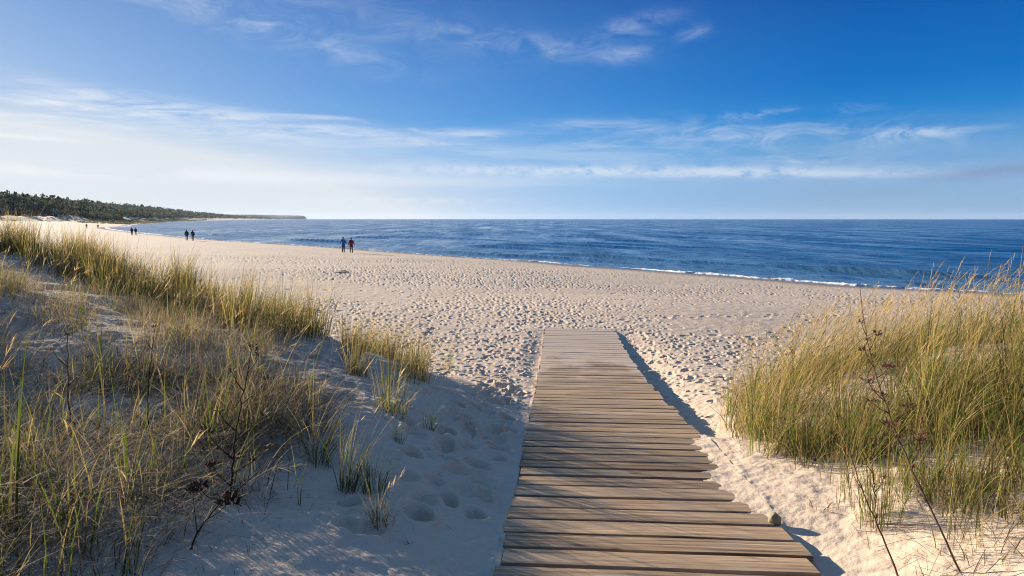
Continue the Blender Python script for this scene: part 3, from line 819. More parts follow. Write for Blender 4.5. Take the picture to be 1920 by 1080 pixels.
    clump_blades(g, c, 16, 0.15, hn * .7, 1.6, 1.7, [STRAW * .8, BROWN], [1, 1], [STRAW, GOLD, BROWN], [2, 1, 1], (0.003, 0.005), wind=0.2, hvar=0.4)
    obj('dune_grass', g.mesh('dune_grass'), M_GRASS, kind='stuff', label='tall green and golden grass leaning right on the sunlit right dune', category='grass')
    # dead stems lying on the right sand
    g = Geo()
    def sparse(r, t):
        return (dune_q(r, t, RIGHT_POLY) > 0.35) * np.clip(0.22 + 0.6 * fbm(r * 1.2, t * 1.2, 181, 2) + 0.14 * (r - 1.8), 0, 1)
    c = sample(520, (1.45, 5, 2.0, 5.2), sparse)
    clump_blades(g, c, 16, 0.09, rng.uniform(0.15, 0.48, len(c)), 1.0, 1.2, [OLIVE, GREEN, BROWN], [2, 2, 2], [OLIVE, STRAW, GOLD], [2, 2, 1], (0.0025, 0.0045), wind=0.25)
    n = 17000
    r = rng.uniform(1.35, 6, n); t = rng.uniform(1.8, 6, n)
    kk = (rng.uniform(0, 1, n) < np.clip(0.25 + 0.8 * fbm(r * 1.3, t * 1.3, 171, 3) + 0.1 * (r - 1.3), 0, 1)) & (dune_q(r, t, RIGHT_POLY) > .2)
    X, Y = to_xy(r[kk], t[kk]); n = len(X)
    P = np.stack([X, Y, ground(X, Y) + rng.uniform(0.0, 0.02, n)], -1)
    c0 = pick(n, [STRAW * 0.7, OLIVE, BROWN, GREY], [2, 1, 2, 1])
    v, f, cc = blades(P, rng.uniform(0.06, 0.32, n), rng.uniform(0, 6.3, n), rng.uniform(0.9, 1.45, n), rng.uniform(0.0, 0.4, n), rng.uniform(0.002, 0.005, n), c0, c0, 4)
    g.add(v, f, cc)
    obj('dry_stems', g.mesh('dry_stems'), M_DRY, kind='stuff', label='scattered dry stems on the sunlit sand right of the boardwalk', category='dead grass')

# ------------------------------------------------------------------ far shore: trees, headland, haze
PINE, PINE2, LEAFY, RUST = [np.array(c) for c in [(0.060, 0.090, 0.066), (0.082, 0.105, 0.064), (0.12, 0.125, 0.062), (0.125, 0.090, 0.066)]]

def crown_arrays(kind, nfaces, h, rs):
    """leaf clumps spread through the volume of a crown; returns quads' corners (n,4,3)"""
    if kind == 'pine':
        nl = 9
        zc = h * rs.uniform(0.34, 0.93, nl); rad = h * (0.06 + 0.24 * np.clip(1 - (zc / h - 0.30) / 0.72, 0.05, 1))
        a = rs.uniform(0, 6.3, nl); cx, cy = np.cos(a) * rad * 0.75, np.sin(a) * rad * 0.75
        sx, sz = rad * 0.75 + 0.3, h * rs.uniform(0.05, 0.10, nl)
        cx[0] = cy[0] = 0; zc[0] = h * 0.95; sx[0] = h * 0.05
    else:
        nl = 8
        zc = h * rs.uniform(0.22, 0.82, nl); rad = h * 0.34 * np.sqrt(np.clip(1 - ((zc / h - 0.5) / 0.5) ** 2, 0.1, 1))
        a = rs.uniform(0, 6.3, nl); cx, cy = np.cos(a) * rad * 0.8, np.sin(a) * rad * 0.8
        sx, sz = h * rs.uniform(0.13, 0.20, nl), h * rs.uniform(0.10, 0.16, nl)
    i = rs.integers(0, nl, nfaces)
    d = rs.normal(0, 1, (nfaces, 3)); d /= np.linalg.norm(d, axis=1)[:, None]
    q = rs.uniform(0.55, 1.05, nfaces)[:, None]
    c = np.stack([cx[i], cy[i], zc[i]], -1) + d * q * np.stack([sx[i], sx[i], sz[i]], -1)
    size = h * rs.uniform(0.028, 0.055, nfaces) * math.sqrt(190 / nfaces)
    u = rs.normal(0, 1, (nfaces, 3)); u /= np.linalg.norm(u, axis=1)[:, None]
    w = np.cross(u, rs.normal(0, 1, (nfaces, 3))); w /= np.linalg.norm(w, axis=1)[:, None]
    u *= size[:, None]; w *= size[:, None] * 0.75
    return np.stack([c - u - w * .6, c + u * .7 - w, c + u + w * .7, c - u * .8 + w], 1)

def trunk_geo(g, h, rs, frac=0.8):
    z = np.linspace(-0.6, h * frac, 6)
    wob = np.cumsum(rs.normal(0, 0.012 * h, (6, 2)), 0); wob[0] = 0
    g.tube(np.column_stack([wob, z]), np.linspace(0.020 * h, 0.005 * h, 6), 5, (0.11, 0.075, 0.055))
    for k in range(4):
        zz = h * rs.uniform(0.35, 0.75); a = rs.uniform(0, 6.3); l = h * 0.16
        x0, y0 = np.interp(zz, z, wob[:, 0]), np.interp(zz, z, wob[:, 1])
        g.tube([(x0, y0, zz), (x0 + l * .6 * math.cos(a), y0 + l * .6 * math.sin(a), zz + l * .15), (x0 + l * math.cos(a), y0 + l * math.sin(a), zz + l * .4)],
               [0.008 * h, 0.005 * h, 0.002 * h], 4, (0.11, 0.075, 0.055))

def forest_xy(n, d0, d1, depth0, depth1):
    """points behind the forest front: (x, y), evenly by bearing distance along the coast"""
    F = np.array(FOREST, float); seg = np.hypot(*np.diff(F, axis=0).T); cum = np.concatenate([[0], np.cumsum(seg)])
    R0 = np.array([np.hypot(np.interp(c, cum, F[:, 0]), np.interp(c, cum, F[:, 1])) for c in cum])
    a = rng.uniform(0, 1, n); 
    s0, s1 = np.interp(d0, F[:, 1], cum), np.interp(d1, F[:, 1], cum)
    c = s0 + (s1 - s0) * a
    x, y = np.interp(c, cum, F[:, 0]), np.interp(c, cum, F[:, 1])
    x2, y2 = np.interp(c + 5, cum, F[:, 0]), np.interp(c + 5, cum, F[:, 1])
    tx, ty = x2 - x, y2 - y; l = np.hypot(tx, ty); nx, ny = -ty / l, tx / l
    dp = rng.uniform(depth0, depth1, n) * (1 + np.hypot(x, y) * 0.0004)
    return np.stack([x + nx * dp, y + ny * dp], -1), dp

def build_forest():
    rs = np.random.default_rng(4)
    variants = {}
    for kind in ('pine', 'leafy'):
        for nf in (230, 90, 36):
            variants[kind, nf] = [crown_arrays(kind, nf, 1.0 if False else 10.0, rs) / 10.0 for _ in range(7)]
    V, Cc = [], []
    def plant(pts, nf, hlo, hhi, mixp, bushy=0.5):
        z = ground(pts[:, 0], pts[:, 1], False)
        for (x, y), zz in zip(pts, z):
            kind = 'pine' if rs.uniform() > bushy else 'leafy'
            q = variants[kind, nf][rs.integers(7)] * rs.uniform(hlo, hhi) * (np.array([1.25, 1.25, 1]) if nf < 200 else 1)
            a = rs.uniform(0, 6.3); ca, sa = math.cos(a), math.sin(a)
            q = np.stack([q[..., 0] * ca - q[..., 1] * sa + x, q[..., 0] * sa + q[..., 1] * ca + y, q[..., 2] + zz - 0.3], -1)
            V.append(q.reshape(-1, 3))
            col = [PINE, PINE2, LEAFY, RUST][rs.choice(4, p=mixp)] * rs.uniform(0.8, 1.25)
            Cc.append(np.repeat(col[None] * rs.uniform(0.75, 1.3, (len(q), 1)), 4, 0))
    def vis(p): return p[np.abs(np.degrees(np.arctan2(p[:, 0], p[:, 1])) + 22) < 24]
    plant(vis(forest_xy(520, 255, 760, -5, 14)[0]), 230, 4.5, 9, [.15, .3, .35, .2], 0.9)     # scrub at the forest's edge
    plant(vis(forest_xy(950, 255, 760, 10, 90)[0]), 230, 10, 14.5, [.5, .3, .12, .08], 0.25)
    plant(vis(forest_xy(900, 740, 1700, 0, 90)[0]), 90, 9, 14, [.4, .3, .12, .18], 0.5)
    plant(vis(forest_xy(1500, 1650, 5300, 0, 110)[0]), 36, 11, 16, [.4, .3, .12, .18], 0.6)
    # low scrub and tufts on the dunes in front of the wood
    n = 7000
    p, dp = forest_xy(n, 255, 1700, -62, 2)
    p = vis(p); k = fbm(p[:, 0] / 30, p[:, 1] / 30, 8, 2) > -0.45; p = p[k]
    z = ground(p[:, 0], p[:, 1], False); W = []; Wc = []
    for (x, y), zz in zip(p, z):
        q = variants['leafy', 36][rs.integers(7)] * np.array([4.0, 4.0, 1.5]) * rs.uniform(.5, 1.3) + np.array([x, y, zz - 0.45])
        W.append(q.reshape(-1, 3)); col = np.array([(0.34, 0.27, 0.12), (0.24, 0.22, 0.09), (0.13, 0.13, 0.08)])[rs.choice(3)] * rs.uniform(.8, 1.2)
        Wc.append(np.repeat(col[None] * rs.uniform(0.8, 1.25, (len(q), 1)), 4, 0))
    W = np.concatenate(W)
    obj('dune_scrub', mesh_np('dune_scrub', W, np.arange(len(W)).reshape(-1, 4), np.concatenate(Wc)), M_TREE, kind='stuff', label='low straw coloured scrub on the dunes below the far wood', category='scrub')
    V = np.concatenate(V); Cc = np.concatenate(Cc)
    me = mesh_np('forest', V, np.arange(len(V)).reshape(-1, 4), Cc)
    obj('forest', me, M_TREE, kind='stuff', label='dark pine wood covering the far shore behind the beach', category='wood')
    # tall pines that stand out of the wood's near edge
    kinds = []
    for k in range(5):
        root = None
        h = 10.0
        q = crown_arrays('pine', 420, h, rs) 
        col = np.repeat([PINE, PINE2][k % 2][None] * rs.uniform(0.7, 1.3, (len(q), 1)), 4, 0)
        cm = mesh_np('crown', q.reshape(-1, 3), np.arange(len(q) * 4).reshape(-1, 4), col)
        g = Geo(); trunk_geo(g, h, rs); tm = g.mesh('trunk')
        cm.materials.append(M_TREE); tm.materials.append(M_STEM)
        kinds.append((cm, tm))
    spots = [(3, 46), (22, 60), (36, 48), (50, 70), (60, 52), (75, 60), (88, 66), (102, 58), (118, 62), (134, 66), (146, 60), (165, 70), (178, 62), (188, 66)]
    for i, (px, dep) in enumerate(spots):
        az = math.atan((px - 960) / 1280)
        # walk along this bearing until the wanted depth behind the forest front
        rr = np.linspace(350, 1100, 600); X, Y = rr * math.sin(az), rr * math.cos(az)
        inl = np.where(inside(X, Y, FOREST_POLY), 1, -1) * seg_dist(X, Y, FOREST)
        j = int(np.argmax(inl > dep)) if (inl > dep).any() else int(np.argmax(inl))
        x, y = float(X[j]), float(Y[j])
        z = float(ground(np.array([x]), np.array([y]), False)[0])
        t = empty('pine_tree', (x, y, z), 'tall dark pine rising above the far wood at the skyline', 'tree', 'tall pines on the wood skyline', rs.uniform(0, 6))
        sc = rs.uniform(1.45, 1.75); t.scale = (sc * .85, sc * .85, sc)
        cm, tm = kinds[i % 5]
        obj('trunk', tm, None, t); obj('crown', cm, None, t)

def build_headland():
    # a distant wooded cliff: plan outline swept up to a plateau
    prof_x = np.linspace(-3900, -2690, 90)
    rows = []
    nd = 26
    V = np.zeros((len(prof_x), nd, 3))
    for i, x in enumerate(prof_x):
        u = (x + 3900) / 1210
        top = np.interp(x, [-3900, -3200, -2790, -2740, -2712, -2690], [66, 62, 50, 47, 34, 3]) 
        for j in range(nd):
            d = j / (nd - 1)
            hh = np.interp(d, [0, 0.06, 0.14, 0.25, 0.8, 1.0], [-2, 0.30, 0.86, 1.0, 0.95, -0.05])
            yy = 9000 - 130 * math.sin(u * 9) * (1 - d) + d * 1100
            zz = top * hh
            V[i, j] = (x - (yy - 9000) * 0.30, yy, zz)
    V[..., 2] += 3.5 * fbm(V[..., 0] / 60, V[..., 1] / 60, 5, 3) * (V[..., 2] > 6)
    me = mesh_np('headland', V.reshape(-1, 3), grid_faces(len(prof_x), nd, False), smooth=False)
    m, nt, out = new_mat('wooded_cliff'); L = nt.links.new
    p = N(nt, 'ShaderNodeBsdfPrincipled', ins={'Roughness': 0.95})
    geo = N(nt, 'ShaderNodeNewGeometry'); n = N(nt, 'ShaderNodeTexNoise', ins={'Scale': 0.02, 'Detail': 5.0}); L(geo.outputs['Position'], n.inputs['Vector'])
    L(ramp(nt, n.outputs[0], [(0.35, (0.05, 0.065, 0.04)), (0.6, (0.09, 0.09, 0.06)), (0.75, (0.20, 0.17, 0.13))]), p.inputs[0]); L(p.outputs[0], out.inputs[0])
    obj('headland', me, m, kind='structure')

def build_haze():
    b = 15000.0; z0, z1 = -8.0, 95.0
    v = [(-b, -b, z0), (b, -b, z0), (b, b, z0), (-b, b, z0), (-b, -b, z1), (b, -b, z1), (b, b, z1), (-b, b, z1)]
    f = [(3, 2, 1, 0), (4, 5, 6, 7), (0, 1, 5, 4), (1, 2, 6, 5), (2, 3, 7, 6), (3, 0, 4, 7)]
    m, nt, out = new_mat('haze')
    p = N(nt, 'ShaderNodeVolumePrincipled'); p.inputs['Color'].default_value = (0.62, 0.78, 1.0, 1); p.inputs['Density'].default_value = 2.4e-5; p.inputs['Anisotropy'].default_value = 0.2
    nt.links.new(p.outputs[0], out.inputs['Volume'])
    obj('haze', mesh_np('haze', np.array(v), np.array(f), smooth=False), m, kind='stuff', label='thin sea haze over the far shore', category='haze')

# ------------------------------------------------------------------ single tufts and weeds
def tuft(X, Y, label, name='grass_tuft', cat='grass tuft', group='single grass tufts on the dune sand', **kw):
    g = Geo()
    a = dict(nb=40, rad=0.06, hgt=0.3, lean=0.7, bend=1.0, cols0=[GREEN, OLIVE, BROWN], p0=[3, 2, 1], cols1=[OLIVE, GREEN, STRAW], p1=[2, 2, 2], width=(0.003, 0.005), wind=0.2)
    stalks = kw.pop('stalks', 0); dead = kw.pop('dead', 10)
    a.update(kw)
    c = np.array([[X, Y]])
    clump_blades(g, c, **a)
    if dead: clump_blades(g, c, dead, a['rad'] * 1.3, a['hgt'] * 0.6, 1.6, 1.3, [GREY, BROWN, STRAW], [1, 1, 1], [STRAW, GREY], [1, 1], (0.002, 0.004), wind=0.15)
    if stalks: seed_stalks(g, c, stalks, 0.03, a['hgt'] * 1.35, 1.1, STRAW, 0.1, 0.08)
    z = float(ground(np.array([X]), np.array([Y]))[0])
    me = mesh_np(name, np.concatenate(g.v) - np.array([X, Y, z]), np.concatenate(g.f), np.concatenate(g.c))
    o = obj(name, me, M_GRASS, label=label, category=cat)
    if group: o['group'] = group
    o.location = (X, Y, z)

def build_tufts():
    T = tuft
    T(-0.90, 4.95, 'bushy olive tuft with brown base, highest on the bare shaded sand slope', nb=95, rad=0.11, hgt=0.42, wind=0.25, stalks=3, dead=30)
    T(-0.60, 4.78, 'short open blue green tuft on the shaded sand nearest the boardwalk', nb=30, rad=0.035, hgt=0.24, lean=1.1, cols1=[GREEN, OLIVE], p1=[2, 1], dead=4)
    T(-0.74, 4.34, 'thin green tuft with few blades below the bushy olive tuft', nb=22, rad=0.03, hgt=0.22, lean=1.0, cols1=[GREEN, OLIVE], p1=[2, 1], dead=5)
    T(-0.86, 3.45, 'tall olive tuft with long blades fanning right, at the edge of the grass', nb=60, rad=0.05, hgt=0.44, lean=0.7, wind=0.35, stalks=4, dead=15)
    T(-0.72, 3.42, 'dark green fanned tuft low on the shaded sand slope', nb=55, rad=0.06, hgt=0.27, lean=0.9, wind=0.25, cols1=[GREEN, OLIVE], p1=[2, 1], dead=8)
    T(-0.61, 3.05, 'wiry brown based tuft with one long straw stalk, lowest on the sand slope', nb=34, rad=0.045, hgt=0.24, lean=1.2, cols0=[BROWN, OLIVE], p0=[2, 1], stalks=2, dead=26)
    T(-0.92, 9.55, 'small golden tuft standing alone at the sunlit foot of the left dune', nb=34, rad=0.06, hgt=0.40, lean=0.4, cols1=[GOLD, STRAW], p1=[2, 1], wind=0.3, stalks=3, dead=6)
    T(-0.78, 7.60, 'low dry straw tuft on the lip of the left dune', nb=26, rad=0.07, hgt=0.16, lean=1.0, cols0=[STRAW, BROWN], p0=[1, 1], cols1=[STRAW, GOLD], p1=[1, 1], dead=14)
    T(-1.16, 7.05, 'leaning brown and straw tuft beside the sandy hollow on the dune lip', nb=40, rad=0.09, hgt=0.24, lean=0.9, cols0=[BROWN, OLIVE], p0=[1, 1], cols1=[STRAW, OLIVE], p1=[1, 1], dead=20)
    T(-1.10, 3.75, 'arching straw tuft with blades bowed over in a hoop', nb=44, rad=0.05, hgt=0.50, lean=0.9, bend=2.2, cols1=[GOLD, STRAW, OLIVE], p1=[2, 1, 1], wind=0.5, stalks=2, dead=22)
    T(-1.03, 3.18, 'single upright green shoot on bare sand left of the wiry tuft', nb=4, rad=0.008, hgt=0.26, lean=0.3, cols1=[OLIVE], p1=[1], dead=0, width=(0.005, 0.007))
    T(1.98, 4.70, 'reddish straw tuft at the left foot of the right dune grass', nb=70, rad=0.13, hgt=0.30, lean=1.2, bend=1.5, cols0=[BROWN, STRAW], p0=[1, 1], cols1=[GOLD, STRAW], p1=[2, 1], wind=-0.2, dead=60)
    T(1.86, 3.32, 'green tuft with dark dead base in front of the right dune grass', nb=70, rad=0.10, hgt=0.42, lean=0.5, cols0=[BROWN, GREEN], p0=[1, 2], cols1=[GREEN, OLIVE, GOLD], p1=[2, 2, 1], wind=-0.1, dead=70)
    T(2.13, 3.45, 'yellow green tuft just right of the green tuft with dark base', nb=60, rad=0.10, hgt=0.36, lean=0.7, cols1=[GREEN, GOLD], p1=[1, 1], wind=0.1, dead=40)
    T(2.32, 3.0, 'sparse tall green tuft at the right edge of the picture, near the bottom', nb=34, rad=0.09, hgt=0.52, lean=0.7, cols1=[GREEN, OLIVE], p1=[2, 1], wind=0.3, dead=16)
    T(1.70, 3.62, 'dark withered tuft lying on the sunlit sand right of the stone', nb=12, rad=0.06, hgt=0.10, lean=1.6, cols0=[BROWN], p0=[1], cols1=[BROWN, GREY], p1=[2, 1], dead=40)
    # broad green reeds close to the lens side of the left dune
    G2 = 'broad green grass shoots in the left foreground'
    T(-1.68, 2.18, 'tall broad green shoots at the left edge of the picture', nb=7, rad=0.03, hgt=0.85, lean=0.25, bend=0.5, cols1=[GREEN, OLIVE], p1=[2, 1], width=(0.008, 0.012), wind=0.15, dead=0, group=G2)
    T(-1.55, 2.28, 'forked pair of broad green shoots beside the tall ones at the left edge', nb=4, rad=0.015, hgt=0.50, lean=0.4, bend=0.3, cols1=[GREEN, OLIVE], p1=[2, 1], width=(0.010, 0.014), wind=0.0, dead=0, group=G2)
    T(-1.60, 2.75, 'short stout green shoots among dead grass, second row from the front', nb=5, rad=0.02, hgt=0.34, lean=0.3, bend=0.3, cols1=[GREEN], p1=[1], width=(0.009, 0.013), wind=0.1, dead=3, group=G2)
    T(-1.28, 2.20, 'lone thin green and rust shoot rising from matted dead grass at the bottom', nb=3, rad=0.01, hgt=0.36, lean=0.3, bend=0.2, cols1=[GOLD], p1=[1], width=(0.007, 0.010), wind=0.2, dead=3, group=G2)

def weed(X, Y, label, main, branches, heads, col, hc, thick=0.0055):
    """a dead flower stalk: stem, side branches, and each dark seed head as a part"""
    z = float(ground(np.array([X]), np.array([Y]))[0])
    root = empty('dead_weed', (X, Y, z), label, 'dead weed', 'dead flower stalks on the dunes')
    P = np.array(main, float)
    u = np.linspace(0, 1, len(P)); uu = np.linspace(0, 1, 22)
    C = np.stack([np.interp(uu, u, P[:, k]) for k in range(3)], -1)
    kk = np.array([.25, .5, .25])
    for _ in range(6): C[1:-1] = 0.25 * C[:-2] + 0.5 * C[1:-1] + 0.25 * C[2:]
    C[1:-1] += rng.normal(0, 0.0025, (20, 3))
    g = Geo(); g.tube(C, np.linspace(thick, thick * 0.3, 22), 6, col)
    tips = []
    for (f, dx, dy, dz) in branches:
        b = np.array([np.interp(f, uu, C[:, k]) for k in range(3)])
        e = b + np.array([dx, dy, dz]); m = (b + e) / 2 + np.array([dx * .08, dy * .08, -abs(dz) * .05])
        pts = np.array([b, b * .4 + m * .6, m, m * .4 + e * .6, e])
        g.tube(pts, np.linspace(thick * 0.55, thick * 0.2, 5), 5, col); tips.append(pts)
    obj('stem', tri_clean(g.mesh('stem', True)), M_STEM, root)
    for (bi, f, size, n) in heads:
        pts = C if bi < 0 else tips[bi]
        uu2 = np.linspace(0, 1, len(pts)); c = np.array([np.interp(f, uu2, pts[:, k]) for k in range(3)])
        h = Geo()
        d = rng.normal(0, 1, (n, 3)); d /= np.maximum(1, np.linalg.norm(d, axis=1) / 1.25)[:, None]; d[:, 2] = np.abs(d[:, 2]) * 0.6 + 0.1
        p = c + d * size * np.array([.36, .36, .5])
        az = np.arctan2(d[:, 1], d[:, 0])
        v, ff, cc = blades(p - np.array([0, 0, size * .2]), rng.uniform(.35, .8, n) * size, az, rng.uniform(0.1, 1.3, n), rng.uniform(0.2, 1.6, n), rng.uniform(0.12, 0.26, n) * size,
                           pick(n, [hc, hc * 0.7], [1, 1]), pick(n, [hc, hc * 1.6], [2, 1]), 3)
        h.add(v, ff, cc)
        obj('seed_head', h.mesh('seed_head'), M_STEM, root)

def build_weeds():
    DK = np.array((0.034, 0.022, 0.015)); RB = np.array((0.085, 0.046, 0.028)); TN = np.array((0.16, 0.10, 0.055))
    weed(-1.30, 3.02, 'dark branching dead weed with clustered seed heads in the left dune grass',
         [(0, 0, -0.03), (0.03, 0.0, 0.22), (0.06, 0.02, 0.42), (0.12, 0.05, 0.72)],
         [(.12, -.10, .02, .10), (.2, .16, .0, .13), (.3, -.12, .0, .13), (.42, .12, .03, .12), (.5, -.08, 0, .10), (.68, .12, 0, .12), (.75, -.06, .02, .09), (.85, .05, .02, .08)],
         [(0, .9, .055, 16), (1, .9, .05, 14), (1, .5, .04, 10), (2, .95, .06, 20), (2, .55, .045, 12), (3, .95, .05, 14), (4, .95, .04, 10), (5, .95, .05, 14), (6, .95, .04, 10), (7, .9, .04, 10), (-1, .97, .05, 16), (-1, .3, .05, 14)],
         DK, RB, 0.006)
    weed(-1.22, 2.42, 'low dead weed with a black tangled seed head over bare sand at the bottom left',
         [(0, 0, -0.03), (0.05, 0.10, 0.10), (0.14, 0.2, 0.17), (0.30, 0.42, 0.30)],
         [(.30, .10, .0, .08), (.45, -.10, .05, .05), (.2, -.02, .02, .16), (.7, .02, -.01, .09)],
         [(0, .95, .075, 42), (1, .95, .06, 30), (2, .95, .05, 20)], DK, DK * 1.1, 0.0045)
    weed(-1.95, 3.55, 'bare black dead stalk standing upright among straw, left of the branching weed',
         [(0, 0, -0.03), (0.02, 0.0, 0.3), (0.06, 0.03, 0.62)], [(.6, .03, 0, .06), (.8, -.03, 0, .05)], [(-1, .98, .03, 13)], DK, RB, 0.0045)
    weed(-2.15, 3.25, 'thin rust brown dead stalk near the left edge of the dune',
         [(0, 0, -0.03), (-0.02, 0.02, 0.3), (-0.03, 0.06, 0.58)], [(.55, .10, .02, .14), (.7, -.08, 0, .10)], [(-1, .98, .035, 13), (0, .95, .03, 12)], RB * 0.8, RB, 0.0045)
    weed(1.85, 2.66, 'long leaning brown dead weed crossing the right dune grass, taller than the rest',
         [(0, 0, -0.03), (-0.12, 0.16, 0.32), (-0.18, 0.35, 0.62), (-0.16, 0.58, 0.90), (-0.12, 0.72, 1.12)],
         [(.36, -.05, .02, .10), (.42, .06, .0, .10), (.5, -.08, .02, .10), (.55, .05, .02, .10), (.62, -.05, .0, .09), (.68, .04, .02, .08), (.3, .05, .0, .12), (.22, -.06, .02, .12), (.46, -.09, .0, .06), (.58, .07, .02, .05), (.36, .09, .0, .05), (.74, -.03, .0, .07)],
         [(8, .9, .04, 18), (9, .9, .04, 18), (10, .9, .04, 18), (11, .9, .03, 14), (0, .9, .045, 24), (1, .9, .045, 24), (2, .9, .05, 26), (3, .9, .045, 24), (4, .9, .045, 24), (5, .9, .04, 20), (6, .9, .04, 20), (7, .9, .04, 18), (0, .4, .035, 16), (2, .4, .035, 16), (-1, .46, .035, 16), (-1, .52, .035, 16), (-1, .58, .035, 16), (-1, .66, .035, 14), (-1, .72, .03, 14)],
         TN * 0.7, RB * 1.8, 0.0046)
    weed(1.66, 2.75, 'thin brown dead stalk left of the long leaning weed',
         [(0, 0, -0.03), (-0.08, 0.12, 0.22), (-0.12, 0.25, 0.42), (-0.11, 0.4, 0.6)], [(.5, -.05, 0, .08), (.7, .04, 0, .07)], [(-1, .97, .03, 12)], TN * 0.6, RB, 0.0045)
    weed(1.84, 3.30, 'short dark upright dead stalk inside the green tuft with dark base',
         [(0, 0, -0.03), (-0.02, 0.02, 0.2), (-0.03, 0.05, 0.44)], [(.4, .05, 0, .08), (.6, -.05, 0, .07), (.75, .04, 0, .06)], [(0, .95, .035, 10), (1, .95, .035, 10), (-1, .97, .035, 10)], DK * 1.3, RB, 0.0045)

def build_small():
    # stone on the plank end
    bm = bmesh.new(); bmesh.ops.create_icosphere(bm, subdivisions=4, radius=1)
    for v in bm.verts:
        p = v.co.copy(); k = 1 + 0.16 * float(noise(np.array([p.x * 1.7 + 3]), np.array([p.y * 1.7 + p.z * 1.3]), 5)[0]) + 0.05 * float(noise(np.array([p.x * 5]), np.array([p.y * 5 + p.z * 4]), 6)[0])
        v.co = Vector((p.x * 0.034, p.y * 0.030, max(p.z, -0.5) * 0.034)) * k
    me = bpy.data.meshes.new('stone'); bm.to_mesh(me); bm.free()
    for p in me.polygons: p.use_smooth = True
    X, Y = to_xy(1.165, 3.58)
    o = obj('stone', me, simple_mat('stone', (0.22, 0.18, 0.10), 0.8, 0.35, 30, 0.4), label='small rounded ochre stone lying on a plank end', category='stone')
    o.location = (X, Y, float(walk_z(3.58)) + 0.014)
    # driftwood on the beach
    wm = simple_mat('driftwood', (0.11, 0.085, 0.07), 0.85, 0.4, 14, 0.3)
    for X, Y, L, yaw, lab in [(-8.6, 34.6, 0.62, 0.15, 'dark driftwood stick on the trodden beach, farther of two'), (-8.35, 33.4, 0.85, -0.05, 'dark driftwood branch on the trodden beach, nearer of two'),
                              (-4.9, 16.6, 0.45, 0.3, 'short driftwood twig on the sand behind the crest grass')]:
        g = Geo(); u = np.linspace(-.5, .5, 9)
        g.tube(np.stack([u * L, 0.06 * L * np.sin(u * 5), 0.012 * np.cos(u * 6)], -1), 0.022 * np.array([.3, .6, .85, 1, .95, .9, .75, .5, .25]), 7)
        g.tube([(L * .1, 0, 0.01), (L * .2, L * .12, 0.04), (L * .26, L * .22, 0.05)], [0.02, 0.014, 0.006], 5)
        o = obj('driftwood', tri_clean(g.mesh('driftwood', True)), wm, label=lab, category='driftwood', group='driftwood on the beach')
        o.location = (X, Y, float(ground(np.array([X]), np.array([Y]))[0]) + 0.02); o.rotation_euler = (0, 0, yaw)
    # fishing boat drawn up on the far beach
    X, Y = -850.0, 1895.0
    root = empty('fishing_boat', (X, Y, float(ground(np.array([X]), np.array([Y]), False)[0])), 'small grey blue fishing boat drawn up on the far beach below the wood', 'boat', None, R(25))
    L, B = 13.0, 4.0
    st = np.linspace(0, 1, 15); V = np.zeros((15, 9, 3))
    for i, u in enumerate(st):
        w = B / 2 * np.clip(1 - np.clip((u - 0.45) / 0.55, 0, 1) ** 2.2, 0.02, 1) * (0.85 + 0.15 * min(1, u * 4))
        sheer = 1.7 + 1.3 * u ** 2.5
        for j in range(9):
            a = (j / 8 - 0.5) * math.pi
            V[i, j] = ((u - 0.5) * L + (0.8 * (u > .9) * abs(math.sin(a))), w * math.sin(a) if abs(math.sin(a)) < 1 else w * math.sin(a), sheer * (1 - math.cos(a) ** 0.8 * (1 - 0.25 * u ** 3)))
    V[..., 2] += 0.1
    hull = mesh_np('hull', V.reshape(-1, 3), grid_faces(15, 9, False), smooth=True)
    bm = bmesh.new(); bm.from_mesh(hull); bmesh.ops.holes_fill(bm, edges=[e for e in bm.edges if e.is_boundary], sides=0); bm.to_mesh(hull); bm.free()
    obj('hull', hull, simple_mat('boat_blue', (0.10, 0.16, 0.24), 0.5, 0.1, 1), root)
    g = Geo()
    b = np.array([(-3.6, -1.1, 1.6), (-1.2, -1.1, 1.6), (-1.2, 1.1, 1.6), (-3.6, 1.1, 1.6), (-3.4, -1.0, 4.0), (-1.5, -1.0, 4.0), (-1.5, 1.0, 4.0), (-3.4, 1.0, 4.0)])
    g.add(b, np.array([(4, 5, 6, 7), (0, 1, 5, 4), (1, 2, 6, 5), (2, 3, 7, 6), (3, 0, 4, 7)]))
    obj('cabin', g.mesh('cabin', False), simple_mat('boat_grey', (0.32, 0.36, 0.42), 0.5, 0.1, 1), root)
    g = Geo(); g.tube([(-1.0, 0, 1.5), (-1.0, 0, 4.0), (-1.0, 0, 6.5)], [0.09, 0.07, 0.05], 6)
    obj('mast', tri_clean(g.mesh('mast')), simple_mat('boat_mast', (0.2, 0.2, 0.2), 0.5, 0.1, 1), root)

# ------------------------------------------------------------------ people
def loft(rings, n=14, cap=True):
    """rings: (centre xyz, rx, ry)"""
    g = Geo(); th = np.linspace(0, 2 * np.pi, n, endpoint=False); V = []
    for c, rx, ry in rings: V.append(np.stack([c[0] + rx * np.cos(th), c[1] + ry * np.sin(th), np.full(n, c[2])], -1))
    f = []
    m = len(rings)
    for i in range(m - 1):
        for j in range(n): f.append((i * n + j, i * n + (j + 1) % n, (i + 1) * n + (j + 1) % n, (i + 1) * n + j))
    V = np.concatenate(V); V = np.concatenate([V, [rings[0][0]], [rings[-1][0]]])
    for j in range(0, n, 1):
        f.append((m * n, (j + 1) % n, j, j)); f.append((m * n + 1, (m - 1) * n + j, (m - 1) * n + (j + 1) % n, (m - 1) * n + (j + 1) % n))
    return V, np.array(f)

